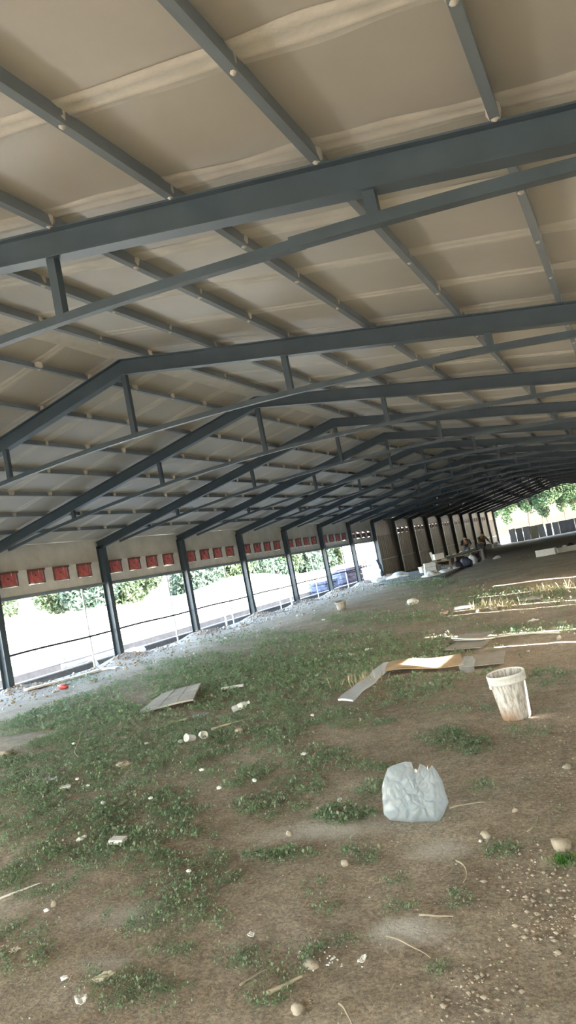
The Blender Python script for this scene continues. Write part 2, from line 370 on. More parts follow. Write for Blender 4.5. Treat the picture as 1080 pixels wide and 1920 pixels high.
WX0, WX1 = -0.27, -0.205     # left wall sheet
VZ0, VZ1 = 2.245, 2.585      # air inlet band
OPT = 1.99                   # top of the openings
VOFF = [0.55, 1.36, 2.16, 2.97]
def wall_left():
    up = MB(); lo = MB(); br = MB()
    ct = ceil_z(-0.2) - 0.02
    y8 = fy(9)
    y00 = fy(1) - 0.6 * B
    up.box(WX0, WX1, YBACK, y8, VZ1 + 0.005, ct)
    lo.box(WX0, WX1, YBACK, y8, OPT, VZ0 - 0.005)
    ves = []
    for k in range(2, 9):
        for v in VOFF: ves.append(fy(k) + v)
    edges = [YBACK] + [e for v in ves for e in (v - 0.25, v + 0.25)] + [y8]
    for i in range(0, len(edges), 2):
        if edges[i + 1] > edges[i]: lo.box(WX0, WX1, edges[i], edges[i + 1], VZ0 - 0.005, VZ1 + 0.005)
    # dark end of the shed: full-height sheets with an open inlet band
    br.box(WX0, WX1, y8, YEND + 0.3, VZ1 + 0.005, ct)
    br.box(WX0, WX1, y8, YEND + 0.3, -0.7, VZ0 - 0.005)
    e2 = [y8]
    for k in range(10, 18):
        for v in (0.95, 1.85, 2.75): e2 += [fy(k) + v - 0.25, fy(k) + v + 0.25]
    e2.append(YEND + 0.3)
    for i in range(0, len(e2), 2): br.box(WX0, WX1, e2[i], e2[i + 1], VZ0 - 0.005, VZ1 + 0.005)
    # vertical ribs of the sheets
    y = y8 + 0.15
    while y < YEND:
        br.box(WX1, WX1 + 0.018, y, y + 0.05, -0.6, VZ0 - 0.02); y += 0.3
    tag(up.build('wall_left_upper', M['wallfoam']), kind='structure')
    tag(lo.build('wall_left', M['wallwhite']), kind='structure')
    tag(br.build('wall_left_end', M['wallbrown']), kind='structure')
    t = MB(); t.box(WX1, WX1 + 0.03, YBACK, y8, OPT - 0.005, OPT + 0.05); t.box(WX0 - 0.04, WX0, YBACK, y8, OPT - 0.03, OPT + 0.02)
    tag(t.build('trim_1', M['galv']), kind='structure')
    t = MB()
    for k in range(9, 19): t.box(WX1 + 0.02, WX1 + 0.05, fy(k) + 0.3, fy(k + 1) - 0.3, 0.90 - 0.0105 * (fy(k) - 35), 0.95 - 0.0105 * (fy(k) - 35))
    tag(t.build('trim_2', M['wallwhite']), kind='structure')
wall_left()
# right wall: closed sheets; gaps placed for sun patches, opening behind camera added for fill light
RW0, RW1 = 13.995, 14.06
def wall_right():
    mb = MB(); ct = ceil_z(14.0) - 0.02
    gaps = [(-6.8, -4.0, 0.6, 2.3), (6.05, 6.75, 2.26, 2.60), (8.55, 8.68, 0.5, 2.75), (10.95, 11.10, 0.3, 2.9), (11.62, 11.75, 0.3, 2.9), (13.80, 13.95, 0.3, 2.9), (16.2, 16.4, 0.3, 2.9), (7.55, 7.66, 1.2, 2.0), (4.40, 4.465, 1.50, 1.80)]
    gaps.sort(); y = YBACK
    for a, b, z0, z1 in gaps:
        mb.box(RW0, RW1, y, a, -0.1, ct); mb.box(RW0, RW1, a, b, -0.1, z0); mb.box(RW0, RW1, a, b, z1, ct); y = b
    mb.box(RW0, RW1, y, YEND + 0.3, -0.7, ct)
    tag(mb.build('wall_right', M['wallfoam']), kind='structure')
wall_right()

# ------------------------------------------------------------------ steel portal frames
def ibeam(h, w, tf=0.012, tw=0.012):
    return [(-w / 2, 0), (w / 2, 0), (w / 2, tf), (tw / 2, tf), (tw / 2, h - tf), (w / 2, h - tf), (w / 2, h), (-w / 2, h), (-w / 2, h - tf), (-tw / 2, h - tf), (-tw / 2, tf), (-w / 2, tf)]
def make_frame():
    root = empty('portal_frame')
    for s in (-1, 1):                       # columns
        c = MB(); xo = HW + s * HW
        prof = ibeam(0.20, 0.15)
        top = HE + 0.05
        pts = [Vector((xo, 0, -0.6)), Vector((xo, 0, top))]
        vs = []
        for p in pts:
            for a, b in prof: vs.append((p.x + s * b, p.y + a, p.z))
        n = len(prof)
        c.add(vs, [(j, (j + 1) % n, n + (j + 1) % n, n + j) for j in range(n)] + [tuple(range(n)), tuple(range(2 * n - 1, n - 1, -1))])
        c.build('column', M['steel'], root)
    for s in (-1, 1):                       # rafters
        r = MB(); prof = ibeam(RD, 0.12)
        vs = []
        for x in (HW + s * (HW + 0.2), HW):
            z = HR - SL * abs(x - HW)
            for a, b in prof: vs.append((x, a, z + b))
        n = len(prof)
        r.add(vs, [(j, (j + 1) % n, n + (j + 1) % n, n + j) for j in range(n)] + [tuple(range(n)), tuple(range(2 * n - 1, n - 1, -1))])
        ro = r.build('rafter', M['steel'], root)
    def tz(d): return 3.515 - 0.0125 * d * d - 0.004 * abs(d)
    ends = 6.35
    def tie(x0, x1, w, off):
        t = MB(); n = 14; pts = [Vector((x0 + (x1 - x0) * i / n, off, tz(x0 + (x1 - x0) * i / n - HW))) for i in range(n + 1)]
        # angle section: vertical leg to the front, horizontal leg to the back
        t.sweep([(-w / 2, -w / 2), (w / 2, -w / 2), (w / 2, -w / 2 + 0.01), (-w / 2 + 0.01, -w / 2 + 0.01), (-w / 2 + 0.01, w / 2), (-w / 2, w / 2)], pts, Vector((0, 1, 0)))
        return t.build('tie_bar', M['steel'], root)
    tie(HW - ends, HW + 4.03, 0.058, 0.0)
    tie(HW + 3.96, HW + ends, 0.066, -0.02)
    for i in (-2, -1, 0, 1, 2):
        d = i * 2.231; x = HW + d; zt = HR - SL * abs(d) + 0.02; zb = tz(d) - 0.02
        st = MB(); w = 0.034
        st.add([(x + a, b, z) for z in (zb, zt) for a, b in ((-w, -0.03), (w, -0.03), (w, 0.03), (w - 0.012, 0.03), (w - 0.012, -0.018), (-w + 0.012, -0.018), (-w + 0.012, 0.03), (-w, 0.03))],
               [(j, (j + 1) % 8, 8 + (j + 1) % 8, 8 + j) for j in range(8)] + [tuple(range(8)), tuple(range(15, 7, -1))])
        st.build('strut', M['steel'], root)
    return root
proto = make_frame()
for k in range(NF):
    o = proto if k == 0 else copy_tree(proto)
    o.location = (0, fy(k), 0)
    if k == 0: lb = 'grey steel portal frame nearest the camera, its big rafter spanning the whole picture'
    elif k == NF - 1: lb = 'last and farthest grey steel portal frame, framing the bright gable opening'
    elif k == 1: lb = 'grey steel portal frame second from the camera, ridge showing at left'
    elif k >= 9: lb = 'grey steel portal frame, %s from the camera, in the dark walled end' % ORD[k]
    else: lb = 'grey steel portal frame, %s from the camera, column beside the open left side' % ORD[k]
    tag(o, lb, 'steel frame', 'portal frames of the shed')

# purlins
def purlin(x, sgn):
    mb = MB(); z0 = HR + RD - SL * abs(x - HW) + 0.002
    h = CEIL - RD - 0.004; w = 0.05
    prof = [(0, 0), (w, 0), (w, 0.012), (w - 0.005, 0.012), (w - 0.005, 0.005), (0.005, 0.005), (0.005, h), (0, h)]
    if sgn > 0: prof = [(w - a, b) for a, b in prof]
    y0, y1 = YBACK + 0.05, YEND + 0.8
    n = len(prof); vs = [(x - w / 2 + a, y, z0 + b - 0.0) for y in (y0, y1) for a, b in prof]
    mb.add(vs, [(j, (j + 1) % n, n + (j + 1) % n, n + j) for j in range(n)] + [tuple(range(n)), tuple(range(2 * n - 1, n - 1, -1))])
    o = mb.build('roof_purlin', M['galv'])
    # sprayed foam lumps where sheet joints cross the purlin
    fb = MB()
    for sy in SEAMS:
        if sy > 40: break
        r = random.uniform(0.035, 0.055); q = 5
        vs = []
        for i in range(4):
            for j in range(8):
                a = 2 * PI * j / 8; rr = [1.0, 0.95, 0.6, 0.15][i] * r * random.uniform(0.8, 1.2)
                vs.append((x + rr * 0.75 * math.cos(a), sy + rr * math.sin(a), z0 + h - [0, 0.05, 0.085, 0.098][i]))
        fb.add(vs, [(i * 8 + j, i * 8 + (j + 1) % 8, (i + 1) * 8 + (j + 1) % 8, (i + 1) * 8 + j) for i in range(3) for j in range(8)] + [tuple(range(24, 32))])
    f = fb.build('foam_lumps', M['bead'], o, smooth=True); tag(f, 'tan sprayed foam lumps over the sheet joints', kind='stuff')
    return o
RX = [0.40, 1.345, 2.30, 3.26, 4.22, 5.17, 6.12]
for i, d in enumerate(RX):
    o = purlin(HW + d, 1)
    tag(o, 'long grey steel purlin under the right roof slope, %s down from the ridge' % ORD[i], 'purlin', 'roof purlins')
LX = [0.56, 1.46, 2.37, 3.29, 4.22, 5.2, 6.15]
for i, d in enumerate(LX):
    o = purlin(HW - d, -1)
    tag(o, 'long grey steel purlin under the left roof slope, %s down from the ridge' % ORD[i], 'purlin', 'roof purlins')

# ------------------------------------------------------------------ air inlets
def make_inlet(flapmat, openf):
    root = empty('air_inlet')
    f = MB(); W, H, t = 0.25, 0.165, 0.026
    f.box(-0.06, 0.03, -W, W, H - t, H); f.box(-0.06, 0.03, -W, W, -H, -H + t * 0.6)
    f.box(-0.06, 0.03, -W, -W + t, -H + t * 0.6, H - t); f.box(-0.06, 0.03, W - t, W, -H + t * 0.6, H - t)
    f.box(0.03, 0.045, -W - 0.025, W + 0.025, H - t * 1.4, H + 0.012)      # top flange with ears
    f.build('frame', M['maroon'], root)
    p = MB(); w = W - t - 0.004; top = H - t - (0.075 if openf else 0.004)
    zs = [-H + t * 0.6 + 0.003 + (top + H - t * 0.6) * i / 6 for i in range(7)]
    vs = []
    for z in zs:
        q = (z - zs[0]) / (zs[-1] - zs[0])
        for y in np.linspace(-w, w, 9):
            vs.append((0.012 - 0.03 * q + 0.010 * math.sin(PI * q) * math.cos(y / w * 1.3), y, z))
    n = 9
    p.add(vs, [(i * n + j, i * n + j + 1, (i + 1) * n + j + 1, (i + 1) * n + j) for i in range(6) for j in range(8)])
    for y in (-w * 0.55, w * 0.55): p.box(0.0, 0.024, y - 0.006, y + 0.006, zs[0] + 0.02, zs[-1] - 0.02)
    fl_ = p.build('flap', flapmat, root)
    mo = fl_.modifiers.new('thick', 'SOLIDIFY'); mo.thickness = 0.006
    kb = MB(); kb.lathe([(0.001, 0.03), (0.016, 0.028), (0.020, 0.018), (0.020, 0.0)], 12)
    kv = [Vector(v) for v in kb.v]; kb.v = [(v.z + 0.008, v.x - 0.02, v.y + 0.02) for v in kv]
    kb.build('latch', M['maroon'], fl_, smooth=True)
    c = MB(); c.tube([(0.05, 0.06, H - 0.01), (0.045, 0.058, H - 0.09)], 0.004, 6); c.build('pull_cord', M['white'], root)
    return root
red = make_inlet(M['red'], False); dark = make_inlet(M['brownflap'], True)
colname = {2: 'the column at the left picture edge', 3: 'the second column from the left picture edge'}
def bayname(k):
    return '%s open bay from left' % ORD[k - 2]
first = True
for k in range(2, 8):
    for i, v in enumerate(VOFF):
        o = red if first else copy_tree(red); first = False
        o.location = (WX1 + 0.0, fy(k) + v, (VZ0 + VZ1) / 2)
        tag(o, 'red air inlet, %s of four above the %s' % (ORD[i], bayname(k)), 'air inlet', 'red air inlets along the left wall')
first = True
for i, v in enumerate(VOFF):
    o = dark if first else copy_tree(dark); first = False
    o.location = (WX1, fy(8) + v, (VZ0 + VZ1) / 2)
    tag(o, 'dark brown air inlet, %s of four above the last open bay' % ORD[i], 'air inlet', 'dark air inlets')
for k in range(10, 18):
    for i, v in enumerate((0.95, 1.85, 2.75)):
        o = copy_tree(dark); o.location = (WX1, fy(k) + v, (VZ0 + VZ1) / 2)
        tag(o, 'dark air inlet, %s of three in the %s brown wall panel from left' % (ORD[i], ORD[k - 9]), 'air inlet', 'dark air inlets')

# ------------------------------------------------------------------ things at the open left side
for i, k in enumerate(range(2, 9)):
    y = fy(k) + 0.79 * B if k < 4 else fy(k) + 0.70 * B
    mb = MB(); mb.box(-0.31, -0.275, y - 0.02, y + 0.02, -0.35, OPT - 0.03); 
    o = mb.build('window_post', M['white'])
    tag(o, 'thin white vertical post in the %s' % (bayname(k) if k < 8 else 'last open bay beside the brown wall'), 'post', 'thin white posts in the open bays')
pts = [(-0.24, y, 0.775 + 0.012 * math.sin(y * 1.7)) for y in np.arange(Y0 - 0.5, fy(9) - 0.2, 0.6)]
wr = MB(); wr.tube(pts, 0.025, 8); tag(wr.build('guide_wire', M['wire']), 'thin horizontal wire stretched across the open left bays at knee height', 'wire')
# low foundation walls outside
for nm, x, lb, z1 in (('foundation_kerb', -1.75, 'nearer of the two low white-topped concrete kerbs outside the open left side', -0.03), ('foundation_kerb', -4.0, 'farther of the two low white-topped concrete kerbs outside the open left side', -0.03)):
    r = empty(nm, (x, 0, 0)); a = MB(); y = 4.0
    a.box(-0.08, 0.08, 4, 37, -0.45, z1); a.build('kerb_body', M['conc'], r)
    c = MB(); c.box(-0.09, 0.09, 4, 37, z1, z1 + 0.035); c.build('kerb_cap', M['kerb_top'], r, bevel=0.008)
    tag(r, lb, 'kerb', 'kerbs outside')
# plastic pipe lying on the kerbs
pp = MB(); pp.tube([(-1.95, 14.45, 0.07), (-1.78, 14.75, 0.07), (-1.72, 15.15, 0.08), (-1.58, 15.3, 0.03), (-1.5, 15.34, -0.18)], 0.055, 12)
o = pp.build('drain_pipe', M['white'], smooth=True); tag(o, 'white plastic drain pipe with an elbow lying over the nearer kerb', 'pipe')
mb = MB(); mb.tube([(-1.95, 14.45, 0.07), (-1.90, 14.54, 0.07)], 0.066, 12); mb.tube([(-1.70, 15.18, 0.07), (-1.64, 15.25, 0.05)], 0.066, 12); mb.build('pipe_collar', M['white'], o, smooth=True)
pb = MB(); pb.tube([(-3.4, 17.0, -0.1), (-3.35, 17.7, -0.1), (-3.5, 18.4, -0.1)], 0.08, 12)
tag(pb.build('drain_pipe', M['white'], smooth=True), 'short white pipe lying between the kerbs beyond the second left column', 'pipe')
# white strip of plastic on the ground beside first column
pv = MB(); P0 = [(0.62, 10.75), (0.70, 11.3), (0.78, 11.9), (0.74, 12.4), (0.76, 12.86), (0.95, 12.95), (1.22, 12.9)]
V = []
for i, (x, y) in enumerate(P0):
    w = 0.055
    V.append((x, y, gz(x, y) + 0.03))
pv.sweep([(-0.02, -0.06), (0.02, -0.06), (0.02, 0.06), (-0.02, 0.06)], V, Vector((0, 0, 1)))
tag(pv.build('plastic_strip', M['white'], bevel=0.006), 'long white plastic strip snaking on the soil beside the first left column', 'strip')

# ------------------------------------------------------------------ litter builders
def jit_ico(name, size, m, sub=2, amp=0.18, seed=0, parent=None):
    bm = bmesh.new(); bmesh.ops.create_icosphere(bm, subdivisions=sub, radius=1)
    for v in bm.verts:
        n = noise.noise(v.co * 1.1 + Vector((seed * 3.7, seed, 0))) + 0.5 * noise.noise(v.co * 2.7 + Vector((seed, 0, seed * 1.9)))
        v.co *= 1 + amp * n * 1.6
        v.co = Vector((v.co.x * size[0], v.co.y * size[1], max(v.co.z, -0.75) * size[2]))
    me = bpy.data.meshes.new(name); bm.to_mesh(me); bm.free(); me.materials.append(m)
    me.polygons.foreach_set('use_smooth', [sub > 1] * len(me.polygons))
    o = bpy.data.objects.new(name, me); COL.objects.link(o)
    if parent: o.parent = parent
    return o
def stone(x, y, s, label, m='stone', flat=0.65, cat='stone', name='stone', group=None):
    sd = random.uniform(0, 90); s = s * 0.72
    o = jit_ico(name, (s, s * random.uniform(0.75, 1.0), s * flat), M[m], 2, 0.36, sd)
    o.location = (x, y, gz(x, y) + s * flat * 0.55); o.rotation_euler.z = random.uniform(0, 6.28)
    return tag(o, label, cat, group)
def scrap(x, y, s, label, m='white', asp=0.6, cr=0.3, rz=None, name='plastic_scrap', cat='scrap', group=None, thick=0.003):
    n = 7; mb = MB(); vs = []; sd = random.uniform(0, 99)
    for i in range(n):
        for j in range(n):
            u, w = i / (n - 1) - .5, j / (n - 1) - .5
            k = 1 - 0.35 * (abs(u) * abs(w) * 4) + 0.12 * noise.noise(Vector((u * 3, w * 3, sd)))
            vs.append((u * s * 2 * k, w * s * 2 * asp * k, s * cr * (0.5 + noise.noise(Vector((u * 3.2 + sd, w * 3.2, 0.3))) + 0.4 * noise.noise(Vector((u * 7 + sd, w * 7, 4))))))
    mb.add(vs, [(i * n + j, i * n + j + 1, (i + 1) * n + j + 1, (i + 1) * n + j) for i in range(n - 1) for j in range(n - 1)])
    o = mb.build(name, M[m]); sm = o.modifiers.new('thick', 'SOLIDIFY'); sm.thickness = thick; sm.offset = 1
    mn = min(v[2] for v in vs); o.location = (x, y, gz(x, y) - mn + 0.008); o.rotation_euler.z = random.uniform(0, 6.28) if rz is None else rz
    return tag(o, label, cat, group)
def stick(p0, p1, r, label, m='stick', bend=0.06, lift=0.0, name='dry_stick', cat='stick', group=None):
    a, b = Vector((p0[0], p0[1], 0)), Vector((p1[0], p1[1], 0)); L = (b - a).length
    perp = Vector((-(b - a).y, (b - a).x, 0)).normalized(); pts = []; n = 8
    for i in range(n + 1):
        t = i / n; p = a.lerp(b, t) + perp * L * bend * math.sin(PI * t) + perp * L * 0.015 * math.sin(9 * t)
        p.z = gz(p.x, p.y) + r + 0.004 + lift * t
        pts.append(p)
    r *= 0.75
    mb = MB(); mb.tube(pts, r, 7, radii=[1.0 - 0.45 * i / n for i in range(n + 1)])
    return tag(mb.build(name, M[m], smooth=True), label, cat, group)
def slab(poly, th, m, name, label, cat, lift=0.0, sub=6, wav=0.01, holes=False, lifts=None):
    # quad sheet with thickness following the ground, gently warped
    A = [Vector((*p, 0)) for p in poly]; mb = MB(); n = sub + 1; vs = []
    for i in range(n):
        for j in range(n):
            u, w = i / sub, j / sub
            p = A[0].lerp(A[3], w).lerp(A[1].lerp(A[2], w), u)
            lf = 0
            if lifts: lf = (lifts[0] * (1 - u) * (1 - w) + lifts[1] * u * (1 - w) + lifts[2] * u * w + lifts[3] * (1 - u) * w)
            p.z = gz(p.x, p.y) * 0.5 + lift + 0.022 + lf + wav * noise.noise(Vector((p.x * 4, p.y * 4, 7)))
            vs.append(p)
    mb.add(vs, [(i * n + j, i * n + j + 1, (i + 1) * n + j + 1, (i + 1) * n + j) for i in range(sub) for j in range(sub)])
    o = mb.build(name, M[m]); s = o.modifiers.new('thick', 'SOLIDIFY'); s.thickness = th; s.offset = 0
    return tag(o, label, cat)

# ------------------------------------------------------------------ foreground things
# plastic bag: thin crumpled pouch standing on the soil
def make_bag():
    out = [(-400, -10), (-400, 130), (-380, -300)]
    O = [(120, 400), (122, 560), (135, 715), (210, 775), (350, 780), (480, 787), (640, 772), (790, 765), (850, 690), (900, 590), (922, 540), (890, 440), (850, 300), (790, 200), (735, 140), (690, 190), (640, 150), (590, 130), (545, 240), (515, 205), (490, 120), (420, 112), (365, 125), (250, 165), (190, 200), (155, 290)]
    c = (500, 470); S = 1 / 6.353 / 354
    pts = []
    for x, y in O:
        dx, dy = (x - c[0]) * S, -(y - c[1]) * S
        pts.append((dx * 0.98 + dy * 0.19, (-dx * 0.19 + dy * 0.98) * 1.04))
    # resample outline
    res = []
    for i in range(len(pts)):
        a, b = pts[i], pts[(i + 1) % len(pts)]
        for t in (0, 1/6, 2/6, 3/6, 4/6, 5/6): res.append((a[0] + (b[0] - a[0]) * t, a[1] + (b[1] - a[1]) * t))
    zmin = min(p[1] for p in res); N = len(res); R = 40
    mb = MB()
    for side in (-1, 1):
        vs = []
        for j in range(R + 1):
            q = j / R
            for i, (px, pz) in enumerate(res):
                x, z = px * q, pz * q
                prof = (1 - q ** 2.6) ** 0.75
                low = 1 + 0.5 * max(0, min(1, (0.05 - z) / 0.2))
                d = 0.075 * prof * low
                ang = math.atan2(z, x)
                vd, vp = noise.voronoi(Vector((x * 11 + 0.12 * math.sin(z * 30), z * 9, 3.0 * side)))
                vd2, vp2 = noise.voronoi(Vector((x * 26, z * 20, 7.0 * side)))
                cre = 0.012 * (1 - min(1, (vd[1] - vd[0]) * 3.5)) + 0.008 * noise.cell(vp[0] * 7.3) * min(1, q * 2) + 0.007 * (1 - min(1, (vd2[1] - vd2[0]) * 4)) + 0.022 * abs(noise.noise(Vector((x * 9, z * 4, side * 3))))
                y = side * max(0.0008, d - cre * (0.25 + prof))
                vs.append((x, y + 0.02 * (z - zmin), z - zmin))
        mb.add(vs, [(j * N + i, j * N + (i + 1) % N, (j + 1) * N + (i + 1) % N, (j + 1) * N + i) for j in range(R) for i in range(N)])
    o = mb.build('plastic_bag', M['bagfilm'], smooth=True)
    o.location = (10.90, 3.76, gz(10.9, 3.76) - 0.003); o.rotation_euler = (math.radians(-10), 0, math.radians(20))
    tag(o, 'crumpled translucent white plastic carrier bag standing on the bare soil', 'plastic bag')
    # torn handle end
    mb = MB(); vs = []
    for i in range(9):
        t = i / 8; x = 0.10 + 0.075 * t; z0 = 0.255 - 0.018 * math.sin(PI * t)
        vs += [(x - 0.0, 0.004 * math.sin(i * 2.1), z0), (x + 0.002, 0.006 * math.sin(i * 2.9) , z0 + 0.022 + 0.008 * math.sin(i * 1.7))]
    mb.add(vs, [(2 * i, 2 * i + 2, 2 * i + 3, 2 * i + 1) for i in range(8)])
    h = mb.build('torn_handle', M['white'], o); h.modifiers.new('t', 'SOLIDIFY').thickness = 0.0015; h.location = (-0.07, 0.005, 0.005)
    tag(h, 'opaque white torn handle end')
make_bag()
# paint bucket
def make_bucket():
    r = empty('paint_bucket', (11.135, 5.80, gz(11.135, 5.8) + 0.004)); r.rotation_euler = (math.radians(2.0), math.radians(-3.5), math.radians(20))
    b = MB(); H = 0.352
    b.lathe([(0.002, 0.008), (0.095, 0.008), (0.100, 0.0), (0.107, 0.004), (0.112, 0.02), (0.136, H - 0.055), (0.139, H), (0.1345, H), (0.131, H - 0.055), (0.106, 0.02), (0.002, 0.014)], 48)
    b.build('bucket_body', M['bucket'], r, smooth=True)
    m = MB(); m.lathe([(0.1365, H - 0.062), (0.147, H - 0.060), (0.1475, H - 0.045), (0.1445, H - 0.042), (0.1455, H - 0.018), (0.149, H - 0.012), (0.1505, H + 0.004), (0.146, H + 0.010), (0.139, H + 0.006), (0.137, H - 0.02)], 48)
    for i in range(24):
        a = 2 * PI * i / 24; T = Matrix.Rotation(a, 4, 'Z'); m.box(0.1435, 0.1482, -0.002, 0.002, H - 0.044, H - 0.015, T=T)
    rim = m.build('rim', M['white'], r); rim.data.polygons.foreach_set('use_smooth', [True] * len(rim.data.polygons))
    e = MB()
    for a in (0.0, PI):
        T = Matrix.Rotation(a + 0.35, 4, 'Z'); e.box(0.141, 0.157, -0.018, 0.018, H - 0.085, H - 0.055, T=T)
    e.build('handle_lug', M['white'], r, bevel=0.003)
    tag(r, 'white open paint bucket with grey streaks and a brown-stained foot standing on the soil', 'bucket')
make_bucket()
# pale strip, cardboard, grey sheet
def ribbon(rows, m, name, label, cat, th=0.02):
    mb = MB(); vs = []; n = len(rows[0])
    for r_ in rows: vs += [Vector(p) for p in r_]
    mb.add(vs, [(i * n + j, i * n + j + 1, (i + 1) * n + j + 1, (i + 1) * n + j) for i in range(len(rows) - 1) for j in range(n - 1)])
    o = mb.build(name, M[m]); s = o.modifiers.new('thick', 'SOLIDIFY'); s.thickness = th; s.offset = 0
    return tag(o, label, cat)
rows = []
for i in range(15):
    t = i / 14; y = 6.83 + 1.95 * t; xl = 9.19 - 0.14 * t - 0.01 * math.sin(9 * t); w = 0.205 - 0.02 * t
    jag = (0.02 * (i % 2)) if i in (0, 14) else 0
    rows.append([(xl + w * q / 4, y - 0.10 * q / 4 + jag * (q % 2), gz(xl, y) * 0.5 + 0.055 + 0.006 * math.sin(i * 1.3 + q)) for q in range(5)])
ribbon(rows, 'foil', 'foam_strip', 'long pale blue-white foam strip lying on the ground in front of the cardboard', 'strip', 0.02)
rows = []
for i in range(13):
    t = i / 12; row = []
    for q in range(7):
        w = q / 6
        x0, y0 = 9.26 + 1.0 * t, 8.17 - 0.2 * t; x1, y1 = 9.14 + 0.93 * t, 8.83 - 0.13 * t
        x = x0 + (x1 - x0) * w; y = y0 + (y1 - y0) * w
        row.append((x, y, gz(x, y) * 0.5 + 0.055 + 0.035 * math.sin(PI * w) * (1 - 0.6 * t) + 0.012 * math.sin(t * 7)))
    rows.append(row)
ribbon(rows, 'card', 'cardboard_sheet', 'flattened brown cardboard sheet partly in sunlight beside the pale foam strip', 'cardboard', 0.008)
slab([(10.255, 7.97), (10.70, 7.93), (10.62, 8.64), (10.17, 8.57)], 0.012, 'sheetgrey', 'grey_sheet', 'flat grey sheet lying right of the brown cardboard, behind the bucket', 'sheet', 0.02)
slab([(9.70, 9.40), (10.20, 9.26), (10.24, 9.78), (9.74, 10.02)], 0.012, 'sheetgrey', 'grey_sheet', 'lower of two thin grey sheets stacked on the ground beyond the cardboard', 'sheet', 0.01)
slab([(9.70, 9.95), (10.16, 9.72), (10.18, 10.32), (9.66, 10.48)], 0.010, 'fibre', 'grey_sheet', 'upper of two thin grey sheets stacked on the ground, white cord across it', 'sheet', 0.035)
cp = [(9.63, 10.13), (9.85, 9.9), (10.14, 9.69), (10.22, 9.91), (10.27, 10.0), (10.48, 10.0), (10.78, 9.9), (11.14, 9.62)]
mb = MB(); mb.tube([(x, y, gz(x, y) * 0.5 + (0.07 if i < 3 else 0.03)) for i, (x, y) in enumerate(cp)], 0.012, 6)
tag(mb.build('rope', M['white'], smooth=True), 'white rope curling over the two grey sheets and along the ground', 'rope')
# fibreboard with creases
slab([(6.147, 7.406), (6.872, 7.601), (6.164, 8.865), (5.681, 8.518)], 0.02, 'fibre', 'fibre_board', 'grey square board with creases lying on the grass, left of the white bottle', 'board', 0.015, 8, 0.012, lifts=[0.0, 0.05, 0.04, 0.0])
def crease():
    b = [o for o in COL.objects if o.name == 'fibre_board'][0]
    A = [Vector((6.147, 7.406, 0)), Vector((6.872, 7.601, 0)), Vector((6.164, 8.865, 0)), Vector((5.681, 8.518, 0))]
    mb = MB()
    def pt(u, w):
        p = A[0].lerp(A[3], w).lerp(A[1].lerp(A[2], w), u); lf = 0.05 * u * (1 - w) + 0.04 * u * w
        p.z = gz(p.x, p.y) * 0.5 + 0.015 + 0.022 + lf + 0.012 * noise.noise(Vector((p.x * 4, p.y * 4, 7))) + 0.0105; return p
    for u0, w0, u1, w1 in ((0.36, 0, 0.33, 1), (0.68, 0, 0.66, 1), (0, 0.5, 1, 0.47)):
        mb.sweep([(-0.001, -0.008), (0.003, -0.008), (0.003, 0.008), (-0.001, 0.008)], [pt(u0 + (u1 - u0) * i / 8, w0 + (w1 - w0) * i / 8) for i in range(9)], Vector((0, 0, 1)))
    mb.build('crease_tape', M['sheetgrey'], b)
crease()
# clear crumpled film by the cardboard
o = jit_ico('clear_bag', (0.07, 0.05, 0.10), M['clearfilm'], 3, 0.45, 4.0); o.location = (10.34, 7.80, gz(10.34, 7.8) + 0.085); o.rotation_euler = (0.3, 0.2, 0.4)
tag(o, 'small crumpled clear plastic bag at the right end of the cardboard', 'plastic bag')
# white bottle
def bottle():
    r = empty('drink_bottle', (7.80, 7.18, gz(7.8, 7.18) + 0.05)); r.rotation_euler = (0, PI / 2 - 0.25, 0.5)
    b = MB(); b.lathe([(0.001, -0.10), (0.034, -0.10), (0.038, -0.09), (0.038, -0.03), (0.034, -0.02), (0.038, -0.01), (0.038, 0.04), (0.03, 0.065), (0.016, 0.085), (0.015, 0.10)], 20)
    b.build('bottle_body', M['bottle'], r, smooth=True)
    c = MB(); c.lathe([(0.018, 0.095), (0.018, 0.118), (0.001, 0.119)], 16); c.build('bottle_cap', M['white'], r)
    c = MB(); c.lathe([(0.039, -0.025), (0.039, 0.03)], 20); c.build('bottle_label', M['white'], r, smooth=True)
    tag(r, 'white plastic drink bottle lying in the grass right of the grey board', 'bottle')
bottle()
def can(x, y, rx, rz, label, name='white_cup'):
    r = empty(name, (x, y, gz(x, y) + 0.045)); r.rotation_euler = (rx, 0, rz)
    b = MB(); b.lathe([(0.001, -0.05), (0.026, -0.05), (0.029, -0.045), (0.036, 0.05), (0.038, 0.053), (0.034, 0.05), (0.027, -0.04), (0.001, -0.045)], 20); b.build('cup_wall', M['white'], r, smooth=True)
    b = MB(); b.lathe([(0.036, 0.047), (0.040, 0.05), (0.040, 0.056), (0.035, 0.055)], 20); b.build('cup_rim', M['foamw'], r, smooth=True)
    tag(r, label, 'cup')
can(7.97, 5.89, -1.25, 2.9, 'white paper cup lying in the grass with its round end facing the camera')
can(8.06, 5.97, 1.45, 0.9, 'white paper cup lying on its side just right of another cup')
